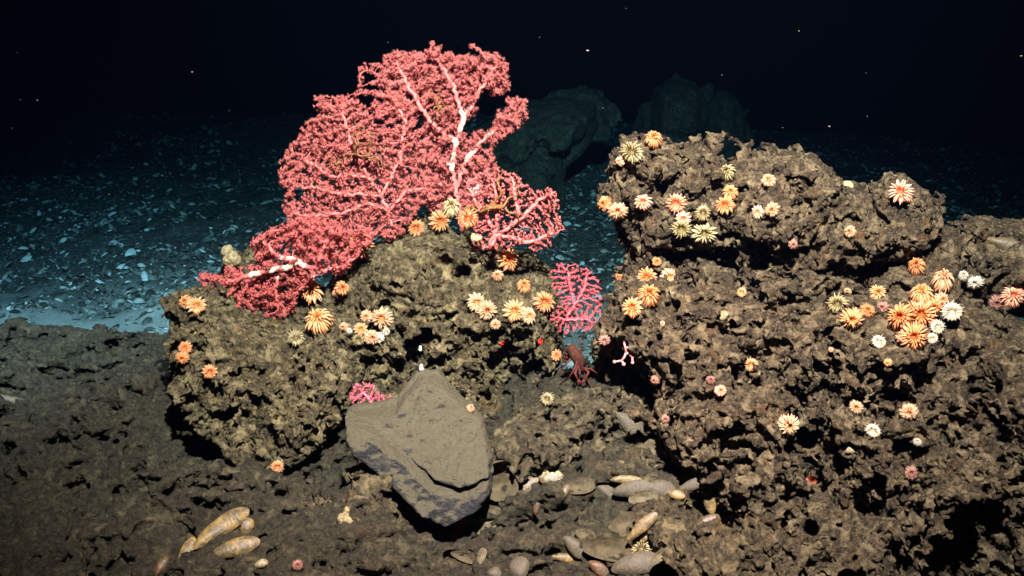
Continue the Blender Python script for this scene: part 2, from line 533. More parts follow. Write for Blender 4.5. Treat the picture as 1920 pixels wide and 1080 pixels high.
R_('rubble_mound', 'low rubbly mound of crust sloping between the slab and the crag, shells along its foot', 'rock', [
    ([(925, 800), (1000, 748), (1090, 722), (1150, 705), (1225, 745), (1290, 850), (1340, 895), (1290, 915), (1200, 905), (1080, 895), (1000, 885), (930, 870)], 2.06, .07, .06, 1.0),
], .0042, M_MUDROCK, AMP, PIT, seed=51, porous=POR)
R_('crust_lump', 'rounded brown crust lump among the mussel shells in front of the crag', 'rock', [
    ([(1212, 985), (1250, 950), (1290, 945), (1322, 975), (1320, 1010), (1280, 1045), (1230, 1040)], 1.66, .045, .04, .3),
], .0036, M_MUDROCK, AMP[2:], PIT[1:], seed=52)
R_('crust_lump', 'blocky pitted crust lump at the bottom, just left of the black cavity of the crag', 'rock', [
    ([(1268, 1040), (1330, 1005), (1375, 1015), (1395, 1075), (1390, 1120), (1270, 1120)], 1.58, .045, .03, .3),
], .0036, M_MUDROCK, AMP[2:], PIT[1:], seed=53)
R_('crust_lump', 'knobbly heap of crust below the left corner of the grey slab', 'rock', [
    ([(560, 980), (590, 945), (640, 955), (660, 905), (700, 900), (745, 950), (750, 1000), (730, 1040), (680, 1060), (640, 1010), (590, 1005)], 1.78, .05, .04, .5),
], .0038, M_MUDROCK, AMP[1:], PIT, seed=54, porous=POR)
R_('crust_lump', 'crumbly crust lump in shadow under the lowest point of the pitted boulder', 'rock', [
    ([(660, 905), (672, 870), (690, 862), (705, 880), (700, 905), (680, 915)], 1.98, .03, .025, .2),
], .0038, M_MUDROCK, AMP[2:], PIT[1:], seed=55)

# ------------------------------------------------------------------ seabed
def interp(x, xs, ys):
    return np.interp(x, xs, ys)

def bank_height(x, y):
    """crusty mud bank under and before the rocks"""
    P = np.stack([x, y, np.zeros_like(x)], 1)
    z = .02 + .05 * (y - 1.7)
    z += .030 * vnoise(P, .47, 1) + .018 * vnoise(P, .19, 2)
    # crust between the two outcrops rises
    z += .10 * np.exp(-(((x - .16) / .22)**2 + ((y - 2.25) / .28)**2))
    # hollow under the boulder and behind the slab
    z -= .14 * np.exp(-(((x + .42) / .20)**2 + ((y - 2.14) / .12)**2))
    z -= .10 * np.exp(-(((x + .70) / .16)**2 + ((y - 2.26) / .08)**2))
    z -= .10 * np.exp(-(((x + .15) / .07)**2 + ((y - 1.78) / .10)**2))
    z -= .20 * smooth(.36, .50, x) * (1 - smooth(1.9, 2.1, y))
    z -= .09 * np.exp(-(((x + .10) / .15)**2 + ((y - 1.86) / .11)**2))
    # far edge drops away to the deeper bed
    edge = 2.86 + .06 * vnoise(P, .3, 12) - .25 * smooth(-.15, .25, x) * (1 - smooth(.25, .6, x))
    z -= .9 * smooth(0, .35, y - edge)
    return z

def bank():
    vox = .0052
    xs = np.arange(-1.80, 1.30, vox); ys = np.arange(1.42, 3.15, vox); zs = np.arange(-.34, .24, vox)
    X, Y = np.meshgrid(xs, ys, indexing='ij')
    h = bank_height(X.ravel(), Y.ravel()).reshape(X.shape).astype(np.float32)
    P2 = np.stack([X.ravel(), Y.ravel(), 0 * X.ravel()], 1)
    # how rough the crust is from place to place: silted flats to broken crust
    m = smooth(-.30, .30, vnoise(P2, .24, 33) + .5 * vnoise(P2, .09, 34)).reshape(X.shape).astype(np.float32)
    m = np.maximum(m, smooth(-.55, -.2, X).astype(np.float32) * 1.15)
    S = (zs[None, None, :].astype(np.float32) - h[:, :, None]) * .8
    for i, (sc, am, sq) in enumerate([(.11, .022, (1.7, 1, .7)), (.055, .014, (1.6, 1, .8)), (.028, .009, (1.5, 1, 1)), (.015, .0065, (1.3, 1, 1)), (.0095, .0042, (1, 1, 1))]):
        n = gnoise(xs, ys, zs, sc, 700 + i, sq)
        if i == 1 or i == 2: n = 1 - 2.2 * np.abs(n)
        S -= am * n * (.65 + .65 * m[:, :, None])
    for i, (sc, thr, dep) in enumerate([(.06, .60, .05), (.03, .48, .03), (.017, .46, .02)]):
        n = gnoise(xs, ys, zs, sc, 800 + i, (1.6, 1, .8))
        n = n - (1 - m[:, :, None]) * .25
        S = np.where(S > -dep, np.maximum(S, (n - thr) * sc * .8), S)
    S = np.clip(S, -3 * vox, 3 * vox).astype(np.float32)
    g = vdb.FloatGrid(3 * vox)
    g.copyFromArray(S)
    V, F = g.convertToQuads(0.0)
    V = V.astype(np.float64) * vox + (xs[0], ys[0], zs[0])
    F = F.astype(np.int64)
    # cut off the underside of the block
    inner = (V[:, 0] > xs[1]) & (V[:, 0] < xs[-2]) & (V[:, 1] > ys[1]) & (V[:, 1] < ys[-2]) & (V[:, 2] > zs[1])
    F = F[inner[F].all(1)]
    lab = np.arange(len(V))
    while True:
        mm = lab[F].min(1); new = lab.copy()
        for q in range(4): np.minimum.at(new, F[:, q], mm)
        new = new[new]
        if (new == lab).all(): break
        lab = new
    cnt = np.bincount(lab[F[:, 0]], minlength=len(V))
    F = F[cnt[lab[F[:, 0]]] > 4000]
    used = np.unique(F); rm = np.full(len(V), -1); rm[used] = np.arange(len(used))
    V = V[used]; F = rm[F]
    Nn = quad_normals(V, F)
    if Nn[:, 2].sum() < 0: F = F[:, ::-1]; Nn = -Nn
    for j, (cs, dep, share) in enumerate([(.034, .010, .4), (.018, .007, .5), (.011, .004, .5)]):
        wv = (V + .35 * cs * np.stack([vnoise(V, cs * 1.3, 50 + j * 3 + q) for q in range(3)], 1)) * (1, 1.3, 1)
        d, v = worley(wv, cs, 90 + j)
        rough = smooth(-.45, .05, vnoise(V, .2, 33 + j)) * .85 + .15
        rad = .28 + .3 * np.abs(v)
        dz = dep * (1 - smooth(rad * .45, rad, d)) * (v < share * 2 - 1) * rough
        knob = dep * .5 * smooth(.5, .1, d) * (v >= share * 2 - 1) * rough
        V = V - Nn * (dz - knob)[:, None]
        V = V + Nn * (vnoise(V, cs * .45, 13 + j) * dep * .35 * rough)[:, None]
    print('bank', len(V), round(time.time() - T0, 1))
    return mesh_from('seabed', V, F, M_MUD)

bankob = tag(bank(), kind='structure')

def slope_height(x, y):
    P = np.stack([x, y, np.zeros_like(x)], 1)
    z = -.50 + .122 * (np.minimum(y, 9.0) - 3.6) * smooth(2.8, 5.0, y) - .12 * np.maximum(y - 9.0, 0)
    z -= .08 * smooth(0, 5, x) * (y - 3)* .5
    z += .05 * vnoise(P, 1.1, 7) + .03 * vnoise(P, .4, 8) + .022 * vnoise(P, .16, 9) + .014 * vnoise(P, .08, 10)
    return z

M_BED = crust_mat('shell_sand', (.04, .036, .03), (.12, .11, .095), (.40, .37, .33), (.10, .085, .07), (.20, .185, .165), .5, .01, .4, 60)
_nt = M_BED.node_tree                      # shell sand turns paler towards the foot of the slope
_b = _nt.nodes['Principled BSDF']; _src = _b.inputs['Base Color'].links[0].from_socket
_g = N(_nt, 'ShaderNodeNewGeometry'); _s = N(_nt, 'ShaderNodeSeparateXYZ'); _nt.links.new(_g.outputs['Position'], _s.inputs[0])
_w = N(_nt, 'ShaderNodeMath', operation='MULTIPLY_ADD'); _nt.links.new(tex(_nt, _g.outputs['Position'], 1.6, 5, .7), _w.inputs[0]); _w.inputs[1].default_value = 2.4; _nt.links.new(_s.outputs['Y'], _w.inputs[2])
_w2 = N(_nt, 'ShaderNodeMapRange'); _nt.links.new(_w.outputs[0], _w2.inputs[0]); _w2.inputs['From Min'].default_value = 6.4; _w2.inputs['From Max'].default_value = 5.6
_nt.links.new(mixc(_nt, _w2.outputs[0], _src, (.62, .58, .52)), _b.inputs['Base Color'])
def slope():
    xs = np.concatenate([np.arange(-30, -8, 1.), np.arange(-8, 8, .04), np.arange(8, 30, 1.)])
    ys = np.concatenate([np.arange(2.9, 9, .04), np.arange(9, 40, .8)])
    X, Y = np.meshgrid(xs, ys, indexing='ij')
    x, y = X.ravel(), Y.ravel()
    V = np.stack([x, y, slope_height(x, y)], 1)
    nx, ny = len(xs), len(ys)
    I = (np.arange(nx - 1)[:, None] * ny + np.arange(ny - 1)[None, :]).ravel()
    F = np.stack([I, I + ny, I + ny + 1, I + 1], 1)
    return mesh_from('deep_seabed', V, F, M_BED)
tag(slope(), kind='structure')

# dead shells littering the deeper bed
def shell_litter():
    m, nt, b = nodes_of('dead_shell')
    g = N(nt, 'ShaderNodeNewGeometry')
    c = ramp(nt, g.outputs['Random Per Island'], [(0, (.05, .045, .036)), (.45, (.16, .145, .12)), (.75, (.42, .39, .34)), (.9, (.80, .76, .68)), (.97, (.95, .93, .90))])
    nt.links.new(c, b.inputs['Base Color'])
    b.inputs['Roughness'].default_value = .4
    rs = np.random.default_rng(5)
    n = 90000
    # template: domed open valve, 1 unit long
    seg, rg = 9, 3
    T = [(0, 0, .22)]
    for i in range(1, rg + 1):
        r = i / rg
        for j in range(seg):
            a = 2 * math.pi * j / seg
            T.append((.5 * r * math.cos(a), .3 * r * math.sin(a) * (1 + .25 * math.cos(a)), .22 * (1 - r * r)))
    T = np.array(T)
    F4 = [(1 + i * seg + j, 1 + (i + 1) * seg + j, 1 + (i + 1) * seg + (j + 1) % seg, 1 + i * seg + (j + 1) % seg) for i in range(rg - 1) for j in range(seg)]
    F3 = [(0, 1 + j, 1 + (j + 1) % seg) for j in range(seg)]
    y = 3.1 + 6.4 * rs.random(n)**1.3
    x = (rs.random(n) - .5) * (2 * y * .62)
    s = .007 + .016 * rs.random(n) + .05 * rs.random(n)**5
    th = rs.normal(0, .8, n)
    z = slope_height(x, y)
    keep = vnoise(np.stack([x, y, z], 1), .45, 77) * .7 + vnoise(np.stack([x, y, z], 1), .16, 78) * .5 + rs.random(n) > .45
    x, y, z, s, th = x[keep], y[keep], z[keep], s[keep], th[keep]
    n = len(x)
    c, si = np.cos(th), np.sin(th)
    tx, ty = rs.normal(0, .45, n), rs.normal(0, .45, n)
    flip = np.where(rs.random(n) < .35, -1., 1.)
    V = T[None] * np.array([1, 1, 1])
    V = np.repeat(V, n, 0) * s[:, None, None]
    V[:, :, 2] *= flip[:, None]
    X = V[:, :, 0] * c[:, None] - V[:, :, 1] * si[:, None]
    Y = V[:, :, 0] * si[:, None] + V[:, :, 1] * c[:, None]
    Z = V[:, :, 2] + X * tx[:, None] + Y * ty[:, None]
    V = np.stack([X + x[:, None], Y + y[:, None], Z + z[:, None] + .15 * s[:, None]], 2).reshape(-1, 3)
    off = (np.arange(n) * len(T))[:, None, None]
    o = mesh_from('shell_litter', V, [(np.array(F4)[None] + off).reshape(-1, 4), (np.array(F3)[None] + off).reshape(-1, 3)], m)
    return tag(o, 'pale dead shells littering the deeper seabed slope', 'shell litter', kind='stuff')
shell_litter()

# dim boulders standing on the slope far behind
for nm, lb, poly, Y, H, R in [
    ('distant_boulder', 'broad dim greenish boulder on the slope, just beside the tallest coral', [(930, 200), (985, 188), (1060, 182), (1112, 190), (1118, 235), (1100, 275), (1060, 310), (1060, 380), (1000, 420), (900, 430), (880, 300)], 6.6, .40, .3),
    ('distant_boulder', 'tall dim boulder far behind the overhanging ledge, bigger of the neighbouring pair', [(1225, 165), (1260, 150), (1300, 158), (1312, 190), (1308, 290), (1300, 350), (1190, 350), (1215, 240)], 7.2, .35, .25),
    ('distant_boulder', 'small rounded dim boulder beside the taller one, far behind the ledge', [(1325, 190), (1350, 168), (1380, 182), (1394, 220), (1395, 290), (1380, 350), (1300, 350), (1318, 270)], 7.1, .25, .2),
]:
    R_(nm, lb, 'boulder', [(poly, Y, H, R, .15)], .014, M_DIM, [(.3, .08), (.15, .06), (.07, .04), (.045, .02)], seed=60 + int(Y * 10))

# ------------------------------------------------------------------ water
def water():
    m = bpy.data.materials.new('sea_water')
    m.use_nodes = True
    nt = m.node_tree
    nt.nodes.clear()
    out = nt.nodes.new('ShaderNodeOutputMaterial')
    v = nt.nodes.new('ShaderNodeVolumePrincipled')
    v.inputs['Color'].default_value = (.0006, .0016, .0042, 1)
    v.inputs['Density'].default_value = .305
    v.inputs['Absorption Color'].default_value = (.0, .27, .42, 1)
    nt.links.new(v.outputs[0], out.inputs['Volume'])
    x0, x1, y0, y1, z0, z1 = -31, 31, -2, 41, -4, 12
    V = [(x, y, z) for x in (x0, x1) for y in (y0, y1) for z in (z0, z1)]
    F = [(0, 1, 3, 2), (4, 6, 7, 5), (0, 4, 5, 1), (2, 3, 7, 6), (0, 2, 6, 4), (1, 5, 7, 3)]
    o = mesh_from('haze', V, np.array(F), m, smooth_shade=False)
    return tag(o, 'clear deep blue water', 'water', kind='stuff')
water()

# ------------------------------------------------------------------ finding the surface to stand things on
def bvh_of(objs):
    V, F, n = [], [], 0
    for o in objs:
        me = o.data
        v = np.empty(len(me.vertices) * 3, np.float32); me.vertices.foreach_get('co', v)
        f = np.empty(len(me.loops), np.int32); me.loops.foreach_get('vertex_index', f)
        V.append(v.reshape(-1, 3)); F.append(f.reshape(-1, 4) + n); n += len(me.vertices)
    return BVHTree.FromPolygons(np.concatenate(V).tolist(), np.concatenate(F).tolist())

bpy.context.view_layer.update()
near = [r for r in rocks if not r.name.startswith('distant')]
TREE = bvh_of(near + [bankob])
print('bvh', round(time.time() - T0, 1))

def hit(px, py, spread=7):
    """surface point seen at a photo pixel, with a normal averaged over its surroundings"""
    P, d0 = None, None
    pts, nor = [], Vector((0, 0, 0))
    for dx, dy in ((0, 0), (spread, 0), (-spread, 0), (0, spread), (0, -spread), (spread * 2, 0), (-spread * 2, 0), (0, spread * 2), (0, -spread * 2)):
        r = ray(px + dx, py + dy)
        loc, n, i, d = TREE.ray_cast(CAM_LOC, r)
        if loc is None: continue
        if P is None and not (dx or dy): P, d0 = loc, d
        pts.append((loc, d)); nor += n if n.dot(r) < 0 else -n
    if not pts: return None
    pts.sort(key=lambda q: q[1])
    if P is None: P, d0 = pts[0]
    med = pts[len(pts) // 2]
    if d0 > med[1] + .06: P, d0 = CAM_LOC + ray(px, py) * med[1], med[1]     # do not fall into a pit
    return P, nor.normalized(), d0

def frame(dirv, roll=0.0):
    z = dirv.normalized()
    x = z.cross(Vector((0, 0, 1)))
    if x.length < .1: x = Vector((1, 0, 0))
    x.normalize(); y = z.cross(x)
    M = Matrix((x, y, z)).transposed()
    return (M @ Matrix.Rotation(roll, 3, 'Z')).to_4x4()

# ------------------------------------------------------------------ anemones (cup corals)
A_COL = {
    'orange': ([(0, (.40, .08, .015)), (.4, (.58, .17, .045)), (.7, (.72, .28, .11)), (1, (.86, .48, .27))], (.38, .08, .015), (.45, .25, .14)),
    'amber':  ([(0, (.46, .12, .02)), (.4, (.66, .25, .07)), (.7, (.78, .35, .15)), (1, (.88, .58, .34))], (.40, .10, .02), (.45, .30, .16)),
    'rose':   ([(0, (.70, .16, .07)), (.45, (.80, .28, .15)), (.8, (.92, .48, .32)), (1, (1, .74, .58))], (.45, .09, .03), (.5, .3, .22)),
    'cream':  ([(0, (.75, .30, .12)), (.4, (.60, .26, .11)), (.75, (.70, .42, .25)), (1, (.78, .61, .44))], (.48, .15, .04), (.5, .4, .28)),
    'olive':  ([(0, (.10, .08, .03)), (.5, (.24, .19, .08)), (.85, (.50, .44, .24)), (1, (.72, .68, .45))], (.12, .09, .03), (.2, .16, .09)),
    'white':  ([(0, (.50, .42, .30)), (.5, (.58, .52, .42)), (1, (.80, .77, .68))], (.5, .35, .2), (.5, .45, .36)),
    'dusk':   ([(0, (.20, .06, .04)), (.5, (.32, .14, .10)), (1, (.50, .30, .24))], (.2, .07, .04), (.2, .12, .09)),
}
A_MAT = {}
for k_, (st, dc, cc) in A_COL.items():
    A_MAT[k_] = (attr_mat('tentacle_' + k_, st, .4, .12),
                 simple_mat('disc_' + k_, dc, .4, tuple(min(1, c * 1.5) for c in dc), 300),
                 simple_mat('column_' + k_, cc, .6, tuple(c * .7 for c in cc), 200, .0008))
A_PROTO = {}

def anemone_proto(kind, form):
    """form: open flower, side (half closed, tall column) or spiky; unit radius, mouth along +Z"""
    if (kind, form) in A_PROTO: return A_PROTO[(kind, form)]
    rs = random.Random(hash(form) % 1000 if False else {'open': 3, 'full': 5, 'side': 7, 'spiky': 9}[form])
    mt, md, mc = A_MAT[kind]
    # column with flared rim
    prof = {'open': [(.0, -.55), (.42, -.55), (.36, -.35), (.32, -.15), (.40, 0), (.46, .10)],
            'full': [(.0, -.55), (.42, -.55), (.36, -.35), (.32, -.15), (.40, 0), (.46, .10)],
            'side': [(.0, -1.1), (.48, -1.1), (.40, -.9), (.34, -.5), (.36, -.15), (.46, .10)],
            'spiky': [(.0, -.4), (.4, -.4), (.36, -.25), (.34, -.1), (.38, 0), (.42, .08)]}[form]
    def lathe(prof, seg, rough=0.0):
        V, F4 = [], []
        for i, (r, z) in enumerate(prof):
            for j in range(seg):
                a = 2 * math.pi * j / seg
                q = 1 + rough * math.sin(a * seg / 2)
                V.append((r * q * math.cos(a), r * q * math.sin(a), z))
        for i in range(len(prof) - 1):
            for j in range(seg):
                F4.append((i * seg + j, i * seg + (j + 1) % seg, (i + 1) * seg + (j + 1) % seg, (i + 1) * seg + j))
        return V, F4
    prof = prof[:-1] + [(.60, .06), (.74, .10 if form != 'full' else -.02)]
    m1 = MB(); m1.add(*lathe(prof, 18))
    m2 = MB(); V, F4 = lathe([(.745, .10), (.70, .14), (.52, .17), (.30, .14), (.13, .10), (.09, .16), (.04, .14), (.0, .03)] if form != 'full' else [(.745, -.02), (.70, .08), (.52, .24), (.30, .34), (.13, .32), (.09, .36), (.04, .33), (.0, .2)], 36, .04)
    V = [(x, y * 1.0, z) for x, y, z in V]; m2.add(V, F4)
    m3 = MB()
    # layers: count, inner radius, outer radius, height of the arch, tip height, width, colour range
    rings = {'open': [(22, .13, 1.0, .30, .06, .062, .30, 1.0), (22, .30, .96, .10, -.12, .052, 0, .55), (11, .16, .60, .42, .38, .055, .2, .9)],
             'full': [(22, .10, .98, .62, -.05, .064, .28, 1.0), (22, .30, 1.0, .34, -.30, .056, 0, .6), (12, .10, .55, .70, .55, .056, .15, .85), (18, .5, .92, .05, -.45, .06, .1, .8)],
             'side': [(20, .13, .95, .48, .22, .066, .3, 1.0), (20, .3, .96, .26, -.02, .056, 0, .55), (10, .14, .5, .62, .56, .06, .2, .9)],
             'spiky': [(16, .12, 1.0, .24, .22, .048, .2, 1.0), (14, .2, .78, .42, .52, .044, .1, .9), (16, .3, .92, .08, -.08, .04, .1, .7)]}[form]
    for li, (n, r0, r1, arch, z1, w, c0, c1) in enumerate(rings):
        ph = li * .5 + rs.random() * .1
        for j in range(n):
            a = 2 * math.pi * (j + ph + rs.uniform(-.16, .16)) / n
            L = r1 * rs.uniform(.84, 1.06)
            ar = arch * rs.uniform(.8, 1.15); zt = z1 + rs.uniform(-.07, .07)
            da = rs.uniform(-.14, .14)
            P, R = [], []
            zb = .12 if form != 'full' else .28
            K = 7
            for q in range(K):
                t = q / (K - 1)
                rr = r0 + (L - r0) * t**.9
                z = zb * (1 - t) + zt * t + ar * math.sin(math.pi * t) * .75
                aa = a + da * t * t
                P.append((rr * math.cos(aa), rr * math.sin(aa), z))
                R.append(w * (.62 + .55 * t if t < .8 else .75) * (1 if form != 'spiky' else 1.1 - .7 * t))
            R[-1] *= .6
            m3.tube(P, R, 5, a=c0 + (c1 - c0) * np.linspace(0, 1, K)**.7)
    A_PROTO[(kind, form)] = (m1, m2, m3, mt, md, mc)
    return A_PROTO[(kind, form)]

A_MESH = {}
def anemone(px, py, dia, kind, form, label, tilt=(0, 0), group='anemones on the carbonate rocks', lift=.0):
    h = hit(px, py, max(4, dia * .2))
    if h is None:
        P = at(px, py, 2.3); n = Vector((0, -.6, .8)); d = (P - CAM_LOC).length
    else:
        P, n, d = h
    r = ray(px, py)
    ds = [d]
    for q in range(10):
        rr_ = ray(px + .38 * dia * math.cos(q * .628), py + .38 * dia * math.sin(q * .628))
        hh = TREE.ray_cast(CAM_LOC, rr_)
        if hh[0] is not None: ds.append(hh[3] * rr_.dot(r))
    ds.sort()
    if len(ds) > 4: d = min(d, ds[2]) if ds[2] > d - .09 else d
    R = dia / F_PX * d * .5 / r.dot((CF)) * 1.0
    face = (-r * .80 + n * .65 + CR * tilt[0] - CU * tilt[1]).normalized()
    col_len = {'open': .5, 'full': .5, 'side': .8, 'spiky': .35}[form]
    centre = CAM_LOC + r * (d - .55 * R - lift)
    sx, sy, sz = random.uniform(.88, 1.1), random.uniform(.88, 1.1), random.uniform(.8, 1.2)
    M = Matrix.Translation(centre) @ frame(face, random.uniform(0, 6.28)) @ Matrix.Diagonal((R * sx, R * sy, R * sz, 1))
    root = empty('sea_anemone', centre)
    root.matrix_world = M
    tag(root, label, 'sea anemone', group)
    key = (kind, form)
    if key not in A_MESH:
        m1, m2, m3, mt, md, mc = anemone_proto(kind, form)
        a = m1.build('column', mc, root); b = m2.build('oral_disc', md, root); c = m3.build('tentacle_crown', mt, root, attr='t')
        A_MESH[key] = (a, b, c)
    else:
        for q in A_MESH[key]:
            cp = q.copy(); COL.objects.link(cp); cp.parent = root
    root.rotation_mode = 'QUATERNION'
    return root

